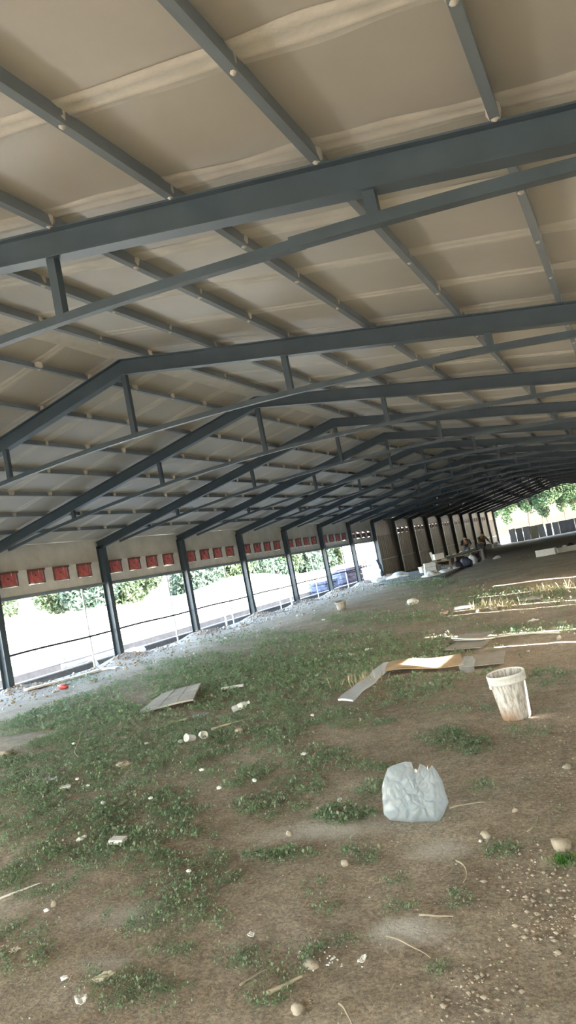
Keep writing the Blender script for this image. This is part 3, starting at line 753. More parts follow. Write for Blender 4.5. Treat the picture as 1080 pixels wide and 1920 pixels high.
# named litter: sticks, stones, scraps
stone(7.81, 5.93, 0.035, 'small round white lump just left of the paper cups', 'foamw', 0.8, 'lump', 'foam_lump')
scrap(6.24, 6.37, 0.06, 'white crumpled packet at the tip of the thin pale stalk', 'white', 0.6, 0.35)
stick((6.71, 5.66), (6.05, 6.55), 0.009, 'thin pale stalk leaning in the grass below the white packet', lift=0.10)
stone(5.28, 6.0, 0.13, 'pale elongated chunk in the grass at the left picture edge', 'palestone', 0.35)
scrap(7.49, 4.66, 0.055, 'bright white rectangular foam piece in the left grass', 'foamw', 0.65, 0.12, 0.2, 'foam_piece', 'foam piece', thick=0.02)
scrap(7.12, 4.87, 0.09, 'greyish plastic scrap left of the bright white foam piece', 'clearfilm', 0.5, 0.35)
stone(7.08, 5.34, 0.07, 'flat brown bark-like piece in the left grass below the stalk', 'stick', 0.3, 'bark piece', 'bark_piece')
stone(7.65, 5.27, 0.11, 'flat brown stone half buried in the left grass', 'stone', 0.35)
scrap(8.46, 4.24, 0.055, 'pale curled scrap in the left grass above the flat white tile', 'dead', 0.4, 0.3)
scrap(8.64, 3.60, 0.04, 'white crumpled scrap in the grass left of the flat white tile', 'white', 0.7, 0.4)
mb = MB(); mb.box(-0.05, 0.05, -0.032, 0.032, 0, 0.028); o = mb.build('tile_piece', M['foamw'], bevel=0.004); o.location = (8.97, 3.57, gz(8.97, 3.57) + 0.012); o.rotation_euler = (0.05, 0.06, 0.15)
tag(o, 'flat white tile piece at the edge of the bare soil in the left foreground', 'tile piece')
scrap(7.13, 6.87, 0.12, 'pale leaf-shaped scrap on the grass just below the grey board', 'dead', 0.45, 0.12, 0.5)
scrap(7.33, 7.02, 0.12, 'clear plastic scrap on the grass right of the leaf-shaped scrap', 'clearfilm', 0.5, 0.3, 0.4)
stick((7.95, 6.3), (8.32, 6.6), 0.016, 'pale flat stick in the grass below the drink bottle', 'dead')
stone(8.41, 6.09, 0.07, 'rounded grey stone below the pale flat stick', 'stone', 0.7)
mb = MB(); mb.box(-0.16, 0.16, -0.025, 0.025, 0, 0.03); o = mb.build('foam_stick', M['foamw'], bevel=0.004); o.location = (6.99, 8.38, gz(6.99, 8.38) + 0.02); o.rotation_euler = (0.04, 0.0, 0.27)
tag(o, 'short straight white foam stick on the grass above the drink bottle', 'foam piece')
stick((8.74, 2.80), (8.86, 3.03), 0.009, 'straight white stick in the grass at the lower left', 'white', 0.01)
stone(9.18, 2.80, 0.028, 'small pale stone right of the white stick at lower left', 'palestone', 0.8)
scrap(9.36, 2.38, 0.03, 'white scrap in the grass near the lower left picture edge', 'palestone', 0.6, 0.4)
scrap(10.0, 2.11, 0.032, 'bright white scrap near the bottom left of the picture', 'white', 0.8, 0.5)
scrap(9.98, 2.26, 0.05, 'large pale green dead leaf in the lower left grass', 'dead', 0.4, 0.3, 0.6, 'dead_leaf', 'leaf')
stick((9.99, 3.31), (10.04, 3.13), 0.006, 'thin pale twig with a whitish tip on the bare soil left of centre', lift=0.03)
scrap(10.47, 2.63, 0.020, 'small bright white scrap on the soil at the lower middle', 'white', 0.9, 0.4)
stick((10.735, 2.275), (10.825, 2.39), 0.013, 'thick short stick in the weeds at the bottom middle', bend=0.01)
stick((10.59, 2.32), (10.65, 2.43), 0.006, 'thin stick in the weeds left of the thick short stick')
stick((11.03, 2.25), (11.12, 2.14), 0.006, 'thin pale stick at the bottom picture edge right of centre')
stone(10.65, 3.28, 0.030, 'pale angular stone beside a green tuft below the middle', 'palestone', 0.8)
scrap(11.02, 2.51, 0.026, 'white torn scrap on the soil right of the white pebbles', 'white', 0.5, 0.5)
stone(10.88, 2.22, 0.035, 'pale brown stone at the bottom of the picture', 'palestone', 0.7)
stone(10.82, 2.48, 0.040, 'cluster-like whitish soil clod in the lower middle', 'palestone', 0.6)
stick((11.06, 2.68), (11.27, 2.56), 0.005, 'thin pale straw lying across the whitish crust in the right foreground', bend=0.05)
stick((11.16, 2.82), (11.30, 2.82), 0.007, 'short pale stick lying flat behind the whitish crust', bend=0.03)
stick((11.2, 3.32), (11.28, 3.10), 0.006, 'curved dry stem on the soil below the plastic bag', bend=0.15)
stone(11.30, 3.57, 0.036, 'roundish beige stone right of the plastic bag', 'palestone', 0.8)
stone(11.275, 3.53, 0.013, 'tiny white stone touching the roundish beige stone', 'foamw', 0.8)
stone(11.67, 3.42, 0.062, 'largest beige stone near the right picture edge', 'stone', 0.75)
stone(11.40, 3.85, 0.024, 'small brown stone above the roundish beige stone', 'stone', 0.7)
stone(11.61, 4.51, 0.035, 'light stone in the pebbly patch at the right picture edge', 'palestone', 0.7)
stick((11.53, 3.75), (11.50, 3.56), 0.006, 'thin stick lying between the two beige stones at right', lift=0.01)
stick((11.03, 3.93), (11.22, 3.98), 0.007, 'pale root-like twig right of the plastic bag', bend=0.12)
stone(10.14, 3.68, 0.028, 'small pointed pale stone left of the plastic bag', 'palestone', 0.9)
stone(9.98, 4.52, 0.055, 'flat whitish stone on bare soil up left of the plastic bag', 'palestone', 0.3)
scrap(10.27, 4.15, 0.028, 'white scrap by a grass tuft left of the plastic bag', 'white', 0.5, 0.4)
# far ground litter
stone(10.17, 14.95, 0.075, 'round pale ball-like stone far right on the ground beyond the sheets', 'palestone', 0.9)
stone(10.89, 14.44, 0.075, 'round pale stone near the right picture edge beyond the sheets', 'palestone', 0.9)
stone(9.37, 13.38, 0.07, 'left of two pale stones beside the sunlit streaks', 'palestone', 0.8)
stone(9.68, 13.33, 0.085, 'right of two pale stones beside the sunlit streaks', 'palestone', 0.7)
stone(11.10, 10.52, 0.10, 'pale stone pile lump at right beyond the bucket', 'palestone', 0.5)
stone(11.16, 9.25, 0.06, 'pale stone in the weeds at right just above the bucket', 'palestone', 0.9)
stone(8.58, 13.97, 0.12, 'grey rounded stone left of the sunlit streaks', 'stone', 0.6)
scrap(10.63, 11.19, 0.09, 'white crumpled scrap beyond the grey sheets at right', 'white', 0.5, 0.4)
mb = MB(); mb.box(-0.22, 0.22, -0.05, 0.05, 0, 0.05); o = mb.build('foam_lath', M['foamw'], bevel=0.005); o.location = (8.97, 14.23, gz(8.97, 14.23) + 0.03); o.rotation_euler.z = -0.2
tag(o, 'short white foam lath lying on the ground beyond the grey sheets', 'foam piece')
slab([(10.05, 13.85), (10.45, 13.75), (10.48, 13.98), (10.08, 14.08)], 0.04, 'fibre', 'stone_slab', 'small flat grey slab beside the ball-like stone far right', 'slab', 0.03, 4)
scrap(6.32, 13.78, 0.11, 'white elongated scrap on the dusty ground in the middle distance', 'foamw', 0.5, 0.3)
scrap(4.76, 16.77, 0.13, 'white thin strip on the dusty ground below the far pail', 'foamw', 0.35, 0.2)
for i, (x, y) in enumerate([(7.79, 10.26), (7.87, 10.20), (8.08, 10.12)]):
    scrap(x, y, (0.075, 0.05, 0.06)[i], '%s of three white scraps in a row on the grass behind the cardboard' % ('leftmost', 'middle', 'rightmost')[i], 'white', 0.7, 0.4, group='white scraps in a row')
scrap(8.27, 10.38, 0.08, 'white scrap on the grass just up right of the row of three scraps', 'white', 0.5, 0.4)
scrap(7.12, 10.23, 0.09, 'pale scrap in the grass far left of the row of three scraps', 'foamw', 0.5, 0.3)
scrap(9.31, 10.86, 0.06, 'small white scrap left of the two stacked grey sheets', 'white', 0.8, 0.5)
scrap(8.60, 16.68, 0.10, 'pale flat scrap on the ground beyond the grey rounded stone', 'foamw', 0.4, 0.2)
scrap(8.00, 16.83, 0.10, 'pale flat scrap on bare soil, farthest left of the sunlit streaks', 'foamw', 0.4, 0.2)
o = jit_ico('red_packet', (0.12, 0.08, 0.06), M['redpk'], 2, 0.4, 2.2); o.location = (1.65, 10.74, gz(1.65, 10.74) + 0.045); tag(o, 'crumpled red packet on the soil by the white plastic strip', 'packet')
# tiny white crumbs that cannot be told apart
TW = [(6.14, 6.21), (7.75, 4.65), (7.42, 4.88), (8.67, 4.31), (8.27, 4.24), (7.33, 6.0), (8.75, 4.89), (9.18, 4.46), (9.59, 5.09), (9.41, 4.59), (9.77, 3.19), (9.06, 6.44), (9.82, 2.21), (9.21, 2.72), (10.79, 4.44)]
for i, (x, y) in enumerate(TW):
    s = 0.016 if y < 4 else 0.024
    o = jit_ico('foam_crumb', (s, s * 0.8, s * 0.6), M['foamw'], 1, 0.35, i * 1.7); o.location = (x, y, gz(x, y) + s * 0.5 + 0.012)
    tag(o, 'small white foam crumb lying loose on the ground', 'foam crumb', 'small white foam crumbs')

# pebbles and clods
def pebbles():
    V = []; F = []
    base = np.array([(1, 0, 0), (-1, 0, 0), (0, 1, 0), (0, -1, 0), (0, 0, 1), (0, 0, -1)], float)
    fc = [(0, 2, 4), (2, 1, 4), (1, 3, 4), (3, 0, 4), (2, 0, 5), (1, 2, 5), (3, 1, 5), (0, 3, 5)]
    spots = [(11.57, 3.16, .12, .12, 130), (11.71, 2.95, .10, .12, 160), (11.69, 2.75, .12, .1, 160), (11.48, 2.47, .07, .06, 90), (11.48, 2.33, .08, .06, 110), (11.62, 4.5, .12, .2, 110), (11.2, 5.5, .25, .15, 120), (11.3, 5.0, .3, .3, 60)]
    P = []
    for cx, cy, sx, sy, n in spots:
        for _ in range(int(n * 0.7)): P.append((random.gauss(cx, sx), random.gauss(cy, sy), random.choice([1, 1, 1, 1, 1.6, 2.2]) * random.uniform(0.003, 0.0075)))
    for _ in range(1500): P.append((random.uniform(9.2, 12.2), random.uniform(1.8, 6.5), random.uniform(0.002, 0.006)))
    for _ in range(700): P.append((random.uniform(7, 12.5), random.uniform(5.5, 16), random.uniform(0.006, 0.016)))
    for _ in range(2600):
        y = random.uniform(9, 37); x = abs(random.gauss(0.3, 1.0)) * (1 + (y - 9) * 0.02) - 0.1
        P.append((x, y, random.choice([1, 1, 1, 2]) * random.uniform(0.012, 0.03)))
    for k in range(2, 10):
        for _ in range(130): P.append((abs(random.gauss(0.1, 0.35)), fy(k) + random.gauss(0, 0.4), random.uniform(0.012, 0.05)))
    for x, y, s in P:
        o = len(V); v = base * (1 + rng.uniform(-.35, .35, (6, 1))) * s * rng.uniform(.6, 1.2, (1, 3)); z = gz(x, y)
        for q in v: V.append((x + q[0], y + q[1], z + s * 0.3 + q[2] * 0.7))
        F += [tuple(i + o for i in f) for f in fc]
    o = np_mesh('pebbles', V, F, M['soilclod']); tag(o, 'loose pebbles and clods scattered over the bare soil', 'pebbles', kind='stuff')
    V = []; F = []
    P = [(random.uniform(8.2, 12), random.uniform(1.9, 7), random.uniform(0.003, 0.006)) for _ in range(160)] + [(random.uniform(6, 12), random.uniform(7, 18), random.uniform(0.01, 0.025)) for _ in range(130)]
    P += [(random.uniform(0.2, 3.5), random.uniform(10, 40), random.uniform(0.015, 0.04)) for _ in range(220)] + [(random.gauss(10.85, 0.06), random.gauss(2.5, 0.03), 0.006) for _ in range(40)]
    for x, y, s in P:
        o = len(V); v = base * (1 + rng.uniform(-.35, .35, (6, 1))) * s * rng.uniform(.6, 1.2, (1, 3)); z = gz(x, y)
        for q in v: V.append((x + q[0], y + q[1], z + s * 0.5 + 0.004 + q[2] * 0.7))
        F += [tuple(i + o for i in f) for f in fc]
    o = np_mesh('white_grit', V, F, M['foamw']); tag(o, 'tiny white grit and foam bits strewn over the ground', 'grit', kind='stuff')
pebbles()

# ------------------------------------------------------------------ weeds
PATCH = [(6.14, 6.13, 1.94, -0.41, -1.31, 1.39), (7.32, 4.44, 0.89, -0.08, -0.84, 0.81), (8.55, 4.13, 0.74, -0.05, -0.53, 0.64), (7.73, 5.96, 0.71, -0.16, -0.68, 0.97), (8.3, 6.19, 0.9, -0.23, -0.52, 0.88), (4.06, 8.12, 2.37, -0.75, -1.49, 1.54), (9.83, 2.84, 0.37, 0.02, -0.2, 0.27), (9.94, 3.11, 0.2, 0.01, -0.18, 0.28), (8.66, 3.15, 0.39, 0.01, -0.31, 0.3), (9.34, 2.43, 0.22, 0.02, -0.21, 0.2), (10.14, 2.21, 0.26, 0.03, -0.11, 0.14), (6.59, 9.76, 3.27, -1.67, -1.22, 2.22), (7.07, 11.7, 2.6, -1.8, -0.67, 1.62), (6.91, 7.99, 1.33, -0.51, -0.58, 0.93), (9.08, 4.77, 0.37, -0.05, -0.16, 0.26), (9.73, 4.18, 0.34, -0.03, -0.09, 0.17), (9.7, 5.04, 0.4, -0.07, -0.13, 0.3), (10.36, 3.95, 0.2, -0.01, -0.07, 0.18), (9.84, 4.46, 0.26, -0.03, -0.08, 0.16), (4.58, 26.16, 2.7, -4.23, -0.98, 3.47), (10.68, 5.36, 0.26, -0.06, -0.05, 0.2), (10.15, 4.79, 0.31, -0.05, -0.05, 0.14), (9.61, 6.09, 0.48, -0.14, -0.1, 0.27), (9.82, 7.1, 0.39, -0.16, -0.09, 0.31), (10.19, 3.42, 0.2, 0, -0.04, 0.08), (10.64, 2.98, 0.09, 0.0, -0.05, 0.11), (10.7, 3.39, 0.09, 0.0, -0.04, 0.1), (10.8, 4.04, 0.06, 0, -0.03, 0.12), (10.98, 3.12, 0.08, 0.0, -0.02, 0.07), (11.05, 2.91, 0.07, 0.0, -0.02, 0.06), (11.29, 2.96, 0.06, 0.0, -0.02, 0.09), (11.31, 2.51, 0.06, 0.01, -0.01, 0.04), (10.69, 2.35, 0.11, 0.01, -0.05, 0.09), (11.14, 2.67, 0.04, 0.0, -0.01, 0.04), (11.39, 3.41, 0.1, 0, -0.01, 0.08), (11.68, 3.3, 0.06, 0.0, -0.01, 0.07), (10.58, 2.47, 0.23, 0.02, -0.04, 0.07), (10.19, 2.51, 0.18, 0.02, -0.06, 0.08), (10.71, 2.6, 0.14, 0.01, -0.02, 0.05), (10.85, 5.13, 0.2, -0.04, -0.04, 0.21), (11.2, 7.18, 0.31, -0.15, -0.03, 0.34), (11.23, 5.42, 0.2, -0.05, -0.02, 0.17), (10.88, 2.65, 0.09, 0.01, -0.02, 0.04), (8.86, 3.43, 0.57, 0, -0.23, 0.26), (9.45, 3.36, 0.19, 0.0, -0.1, 0.14), (11.13, 4.26, 0.1, -0.01, -0.01, 0.08), (10.43, 4.34, 0.15, -0.02, -0.05, 0.14), (8.84, 16.37, 2.9, -3.67, -0.4, 2.09), (10.39, 10.66, 1.05, -0.88, -0.08, 0.54), (6.65, 15.25, 2.38, -2.27, -0.5, 1.45), (4.91, 13.82, 3.33, -2.45, -0.97, 1.92), (2.22, 10.58, 2.74, -1.17, -1.32, 1.44), (9.34, 7.3, 0.44, -0.18, -0.1, 0.28), (8.7, 6.86, 0.76, -0.26, -0.17, 0.36), (10.67, 6.2, 0.2, -0.07, -0.04, 0.19)]
FAR = {19: 0.7, 47: 0.45, 48: 0.5, 49: 0.55, 50: 0.35, 51: 0.4, 12: 0.8, 40: 0.6, 41: 0.5, 54: 0.5}
INV = []
for i, (cx, cy, ax, ay, bx, by) in enumerate(PATCH):
    d = ax * by - ay * bx
    if abs(d) < 1e-5: continue
    INV.append((cx, cy, by / d, -bx / d, -ay / d, ax / d, FAR.get(i, 1.0)))
def green(x, y):
    best = 0.0
    nz = 0.35 * noise.noise(Vector((x * 2.2, y * 2.2, 4))) + 0.5 * noise.noise(Vector((x * 6, y * 6, 8)))
    for cx, cy, a, b, c, d, w in INV:
        dx, dy = x - cx, y - cy
        if abs(dx) > 5 or abs(dy) > 6: continue
        q = math.hypot(a * dx + b * dy, c * dx + d * dy)
        v = min(1.0, max(0.0, (1.25 + nz - q) / 0.45)) * w
        if v > best: best = v
    t = 0.55 + noise.noise(Vector((x * 3.7, y * 3.7, 2))) * 1.1 + 1.0 * noise.noise(Vector((x * 11, y * 11, 5)))
    return best * min(1, max(0.05, t))
def weeds():
    pts = []; sz = []
    board = [(6.147, 7.406), (6.872, 7.601), (6.164, 8.865), (5.681, 8.518)]
    def covered(x, y):
        if 8.98 < x < 9.43 and 6.7 < y < 8.95: return True
        if 9.0 < x < 10.75 and 7.85 < y < 8.9: return True
        if 9.66 < x < 10.22 and 9.25 < y < 10.5: return True
        return all((b[0] - a[0]) * (y - a[1]) - (b[1] - a[1]) * (x - a[0]) > 0 for a, b in zip(board, board[1:] + board[:1]))
    def scatter(x0, x1, y0, y1, n, s, thin):
        for _ in range(n):
            x = random.uniform(x0, x1); y = random.uniform(y0, y1)
            if covered(x, y): continue
            g = green(x, y)
            if random.random() < max(g, thin): pts.append((x, y)); sz.append(s * random.uniform(0.6, 1.3) * (1 if g > thin else 0.55))
    scatter(8.3, 12.2, 1.8, 4.2, 52000, 0.0105, 0.03)
    scatter(5.2, 12.0, 3.4, 7.0, 70000, 0.016, 0.02)
    scatter(3.0, 12.0, 7.0, 11.0, 38000, 0.027, 0.02)
    scatter(1.0, 12.0, 11.0, 18.0, 28000, 0.036, 0.015)
    scatter(0.5, 12.0, 18.0, 34.0, 14000, 0.055, 0.01)
    for _ in range(9000):
        x = random.uniform(-7.2, -4.4); y = random.uniform(9, 42)
        if random.random() < 0.5 + 1.2 * noise.noise(Vector((x * 1.1, y * 0.6, 3))): pts.append((x, y)); sz.append(0.085 * random.uniform(0.5, 1.3))
    n = len(pts); P = np.array([(x, y, gz(x, y) if x > -0.2 else oz(x, y)) for x, y in pts]); S = np.array(sz)
    K = 4   # leaves per sprig
    P = np.repeat(P, K, 0); S = np.repeat(S, K); N = len(P)
    az = rng.uniform(0, 2 * PI, N); el = rng.uniform(0.15, 1.25, N)
    dirv = np.stack([np.cos(az) * np.cos(el), np.sin(az) * np.cos(el), np.sin(el)], 1)
    sd = np.stack([-np.sin(az), np.cos(az), np.zeros(N)], 1)
    nrm = np.cross(dirv, sd)
    hh = rng.uniform(0.0, 1.5, N)[:, None] * S[:, None] * np.array([[0, 0, 1.0]])
    off = np.stack([rng.normal(0, 1, N), rng.normal(0, 1, N), np.zeros(N)], 1) * S[:, None] * 0.8
    b = P + hh + off; L = S[:, None] * rng.uniform(0.7, 1.5, N)[:, None]; W = L * rng.uniform(0.18, 0.38, N)[:, None]
    v0 = b; v1 = b + dirv * L * 0.5 + sd * W + nrm * L * 0.08; v2 = b + dirv * L - nrm * L * 0.1; v3 = b + dirv * L * 0.5 - sd * W + nrm * L * 0.08
    V = np.stack([v0, v1, v2, v3], 1).reshape(-1, 3); F = np.arange(N * 4).reshape(-1, 4)
    o = np_mesh('weeds', V, F, M['grass']); tag(o, 'low green weeds and grass growing in patches on the shed floor', 'grass', kind='stuff')
weeds()
def tuft(name, spots, m, L0, label, cat, w=0.02, lay=0.2, hi=1.45):
    V = []; F = []
    for cx, cy, r, n in spots:
        for _ in range(n):
            x = random.gauss(cx, r); y = random.gauss(cy, r); a = random.uniform(0, 2 * PI); e = random.uniform(lay, hi); L = L0 * random.uniform(0.5, 1.2)
            d = Vector((math.cos(a) * math.cos(e), math.sin(a) * math.cos(e), math.sin(e))); s = Vector((-math.sin(a), math.cos(a), 0)) * L * w
            p = Vector((x, y, gz(x, y))); o = len(V)
            V += [p - s, p + s, p + d * L * 0.6 + s * 0.8 + Vector((0, 0, 0)), p + d * L + Vector((0, 0, -L * 0.15)), p + d * L * 0.6 - s * 0.8]
            F += [(o, o + 1, o + 2, o + 4), (o + 4, o + 2, o + 3, o + 3)]
    F4 = [f for f in F if f[2] != f[3]]; F3 = [f[:3] for f in F if f[2] == f[3]]
    me = bpy.data.meshes.new(name); me.from_pydata([tuple(v) for v in V], [], F4 + F3); me.materials.append(m)
    o = bpy.data.objects.new(name, me); COL.objects.link(o); tag(o, label, cat, kind='stuff'); return o
tuft('fresh_grass_tuft', [(11.68, 3.31, 0.024, 150)], M['brightgrass'], 0.032, 'bright green grass tuft beside the large beige stone at right', 'grass', 0.08)
tuft('dry_straw', [(10.55, 15.6, 0.35, 260), (9.45, 13.9, 0.22, 160), (9.95, 13.4, 0.15, 60), (9.1, 7.75, 0.12, 60)], M['straw'], 0.20, 'dry pale straw stalks standing beside the sunlit streaks at right', 'straw', 0.04)
dsp = [(8.1, 4.0, 0.35, 500), (9.5, 2.35, 0.12, 200), (9.9, 2.5, 0.25, 350), (9.4, 4.0, 0.4, 300), (10.4, 4.6, 0.5, 250), (9.0, 5.2, 0.5, 400), (10.9, 2.4, 0.4, 300), (11.3, 3.5, 0.4, 250), (8.5, 6.5, 1.0, 500), (6.5, 5.5, 1.2, 600), (10.3, 6.0, 0.5, 300)]
tuft('dry_grass', dsp, M['straw'], 0.042, 'short dry withered grass blades between the green weeds', 'dry grass', 0.03, 0.0, 0.45)

# ------------------------------------------------------------------ middle and far inside
def bucket(name, x, y, r, h, label, m='white', tilt=0.0):
    o = empty(name, (x, y, gz(x, y))); o.rotation_euler = (tilt, 0, 0.3)
    b = MB(); b.lathe([(0.002, 0.006), (r * 0.78, 0.0), (r * 0.8, 0.01), (r * 0.97, h), (r * 0.93, h), (r * 0.77, 0.015), (0.002, 0.012)], 24); b.build('bucket_body', M[m], o, smooth=True)
    b = MB(); b.lathe([(r * 0.97, h - 0.05), (r * 1.04, h - 0.045), (r * 1.06, h), (r * 0.95, h + 0.004)], 24); b.build('rim', M[m], o, smooth=True)
    return tag(o, label, 'bucket')
bucket('plastic_pail', 4.31, 19.2, 0.16, 0.24, 'greyish white pail standing on the dusty ground in the middle distance', 'fibre', 0.12)
o = jit_ico('white_bag', (0.18, 0.12, 0.09), M['white'], 2, 0.4, 5.0); o.location = (6.98, 17.3, gz(6.98, 17.3) + 0.06); tag(o, 'small crumpled white bag on the grass in the middle distance right of the pail', 'bag')
# pale ground sheet by the brown wall
slab([(1.9, 29.4), (5.6, 25.9), (5.35, 31.2), (1.2, 36.0)], 0.05, 'conc', 'ground_sheet', 'large pale grey sheet spread on the ground in front of the brown wall', 'sheet', 0.03, 8, 0.02)
bucket('white_bucket', 3.35, 31.8, 0.17, 0.36, 'white bucket standing on the pale sheet, leftmost before the brown wall')
mb = MB()
for i in range(3): mb.box(-0.25 + 0.02 * i, 0.25 - 0.015 * i, -0.2, 0.2, 0.17 * i, 0.17 * i + 0.165)
o = mb.build('foam_block_pack', M['foamw'], bevel=0.02); o.location = (4.45, 29.0, gz(4.45, 29) + 0.05); o.rotation_euler.z = 0.4; tag(o, 'bulky white pack of foam sheets standing on the pale sheet right of the white bucket', 'foam pack')
for i, (x, y, s, lb) in enumerate([(4.85, 27.6, 0.26, 'crumpled white plastic sheet at the front edge of the pale sheet'), (5.1, 28.7, 0.22, 'crumpled white plastic sheet just right of the white foam pack'), (5.2, 30.2, 0.2, 'small crumpled white plastic sheet below the plank bench'),
                                   (2.3, 31.6, 0.36, 'heap of crumpled white plastic left of the white bucket'), (1.3, 31.6, 0.25, 'low white plastic scrap heap at the foot of the brown wall, leftmost'), (6.3, 34.0, 0.14, 'white scrap on bare soil right of the plank bench')]):
    o = jit_ico('plastic_heap', (s * 1.3, s, s * 0.55), M['foamw'], 3, 0.45, i * 2.3 + 1); o.location = (x, y, gz(x, y) + s * 0.25 + 0.03); tag(o, lb, 'plastic heap')
# grey bucket with leaning white board
bucket('grey_bucket', 4.42, 30.3, 0.19, 0.36, 'grey bucket with a long white bar leaning out of it, near the plank bench', 'fibre')
mb = MB(); mb.sweep([(-0.035, -0.05), (0.035, -0.05), (0.035, 0.05), (-0.035, 0.05)], [(4.43, 30.27, gz(4.42, 30.3) + 0.03), (4.28, 30.25, 0.95)], Vector((0, 1, 0)))
tag(mb.build('foam_bar', M['foamw']), 'long white bar standing slanted in the grey bucket', 'bar')
# trestles and planks
def trestle(x, y, h, label):
    r = empty('trestle', (x, y, gz(x, y))); 
    t = MB(); t.box(-0.35, 0.35, -0.04, 0.04, h - 0.07, h); t.build('top_rail', M['wood'], r)
    for sx in (-0.28, 0.28):
        for sy in (-1, 1):
            l = MB(); l.sweep([(-0.025, -0.02), (0.025, -0.02), (0.025, 0.02), (-0.025, 0.02)], [(sx, sy * 0.2, 0), (sx, sy * 0.03, h - 0.05)], Vector((1, 0, 0))); l.build('leg', M['wood'], r)
    return tag(r, label, 'trestle', 'trestles under the planks')
for i, (x, y) in enumerate([(4.95, 29.4), (5.05, 32.4), (5.15, 35.4)]):
    trestle(x, y, 0.56 - gz(x, y), 'wooden trestle under the %s end of the two planks' % ('near', 'middle', 'far')[i] if i != 1 else 'wooden trestle under the middle of the two planks')
for i, dx in enumerate((-0.2, 0.22)):
    mb = MB(); mb.box(-0.12, 0.12, -3.7, 3.7, 0, 0.05); o = mb.build('plank', M['wood'], bevel=0.004); o.location = (5.05 + dx, 32.5, 0.565); o.rotation_euler.z = -0.033
    tag(o, '%s of the two long planks laid over the trestles before the brown wall' % ('left', 'right')[i], 'plank', 'bench planks')
mb = MB(); mb.box(-0.2, 0.2, -0.15, 0.15, 0, 0.24); o = mb.build('white_box', M['foamw'], bevel=0.01); o.location = (4.82, 29.35, 0.62); o.rotation_euler = (0, 0, 0.5); tag(o, 'white foam box on the near end of the planks', 'box')
for i, (x, y, s, m, lb) in enumerate([(5.35, 30.3, 0.2, 'darkbag', 'dark sack under the planks, nearest of the things below'), (5.45, 31.4, 0.24, 'bluebag', 'blue and white sack standing under the planks'), (5.35, 33.4, 0.22, 'foamw', 'whitish bundle under the far part of the planks'), (5.3, 34.4, 0.2, 'darkbag', 'dark sack under the far end of the planks')]):
    o = jit_ico('sack', (s, s, s * 1.1), M[m], 3, 0.25, i * 3.1); o.location = (x, y, gz(x, y) + s * 0.7); tag(o, lb, 'sack')
for i in range(9):
    x, y = 5.05 + 0.06 * i % 0.2 - 0.1, 30.2 + i * 0.66
    scrap(x, y, 0.09, 'white scrap lying on the planks', 'white', 0.6, 0.5, name='white_scrap', group='white scraps on the planks').location = (5.0 + 0.1 * (i % 2), y, 0.65)
# grey sheet bunched at the last open column
mb = MB(); vs = []
for j in range(9):
    for i in range(7):
        z = 1.0 - j * 0.115; vs.append((-0.02 + 0.10 * noise.noise(Vector((i * 0.8, j * 0.5, 1))) + 0.05 * math.sin(i * 2.2), fy(9) - 0.55 - 0.35 * (1 - j / 8) ** 2 + i * 0.07 * (0.5 + j / 10), z))
mb.add(vs, [(j * 7 + i, j * 7 + i + 1, (j + 1) * 7 + i + 1, (j + 1) * 7 + i) for j in range(8) for i in range(6)])
o = mb.build('hanging_sheet', M['gp1'], smooth=True); o.modifiers.new('t', 'SOLIDIFY').thickness = 0.006; tag(o, 'bunched grey sheet hanging at the column before the brown wall', 'sheet')
# white blocks and boards by the columns
for x, y, sx, sy, sz, rz, rx, nm, lb in [(-1.2, 16.6, 0.2, 0.28, 0.14, 0.3, 0, 'foam_block', 'white foam block outside beside the second left column, larger one'), (-0.45, 15.95, 0.10, 0.2, 0.07, 0.8, 0.1, 'foam_block', 'small white foam block just right of the second left column'),
                                         (-0.9, 21.3, 0.02, 0.26, 0.2, 0.6, 0.5, 'white_board', 'tilted white board in the third open bay from the left'), (-0.7, 23.0, 0.02, 0.40, 0.2, 0.2, 0.4, 'white_board', 'tilted white board just right of the fourth left column'), (-0.1, 25.0, 0.03, 0.3, 0.10, 0.5, 0.3, 'white_board', 'small white board lying by the fifth left column')]:
    mb = MB(); mb.box(-sx, sx, -sy, sy, -sz, sz); o = mb.build(nm, M['foamw'], bevel=0.006); o.location = (x, y, (gz(x, y) if x > -0.2 else oz(x, y)) + sz + 0.02); o.rotation_euler = (rx, 0, rz); tag(o, lb, 'foam block' if nm == 'foam_block' else 'board')
# long white foam beams at far right
def beam(cx, cy, L, h, rz, label):
    mb = MB(); mb.box(-L / 2, L / 2, -0.17, 0.17, 0, h); o = mb.build('foam_beam', M['foamw'], bevel=0.012); o.location = (cx, cy, gz(cx, cy) - 0.02); o.rotation_euler.z = rz; return tag(o, label, 'foam beam', 'white foam beams')
beam(8.98, 29.6, 0.75, 0.28, -0.1, 'short thick white foam beam at the left end of the row, far right on the ground')
beam(9.85, 30.3, 1.15, 0.22, 0.35, 'middle white foam beam of the row far right on the ground')
beam(11.2, 30.6, 1.6, 0.24, 0.1, 'right white foam beam of the row, cut by the picture edge')
o = jit_ico('dark_bundle', (0.14, 0.12, 0.14), M['shirt1'], 2, 0.3, 8); o.location = (9.75, 31.8, gz(9.75, 31.8) + 0.1); tag(o, 'small dark and pale bundle behind the white foam beams', 'bundle')
o = jit_ico('white_bundle', (0.12, 0.12, 0.12), M['foamw'], 2, 0.3, 9); o.location = (9.5, 31.7, gz(9.5, 31.7) + 0.08); tag(o, 'small white bundle behind the white foam beams', 'bundle')
for i, (x, y, s) in enumerate([(1.0, 62.0, 0.5), (0.9, 66.5, 0.5), (0.9, 57.0, 0.4)]):
    o = jit_ico('white_sack', (s * 0.7, s, s * 0.55), M['foamw'], 3, 0.3, i + 11); o.location = (x, y, gz(x, y) + s * 0.3); tag(o, 'white sack at the foot of the far brown wall, %s from the gable' % ('second', 'first', 'third')[i], 'sack', 'sacks by the far wall')

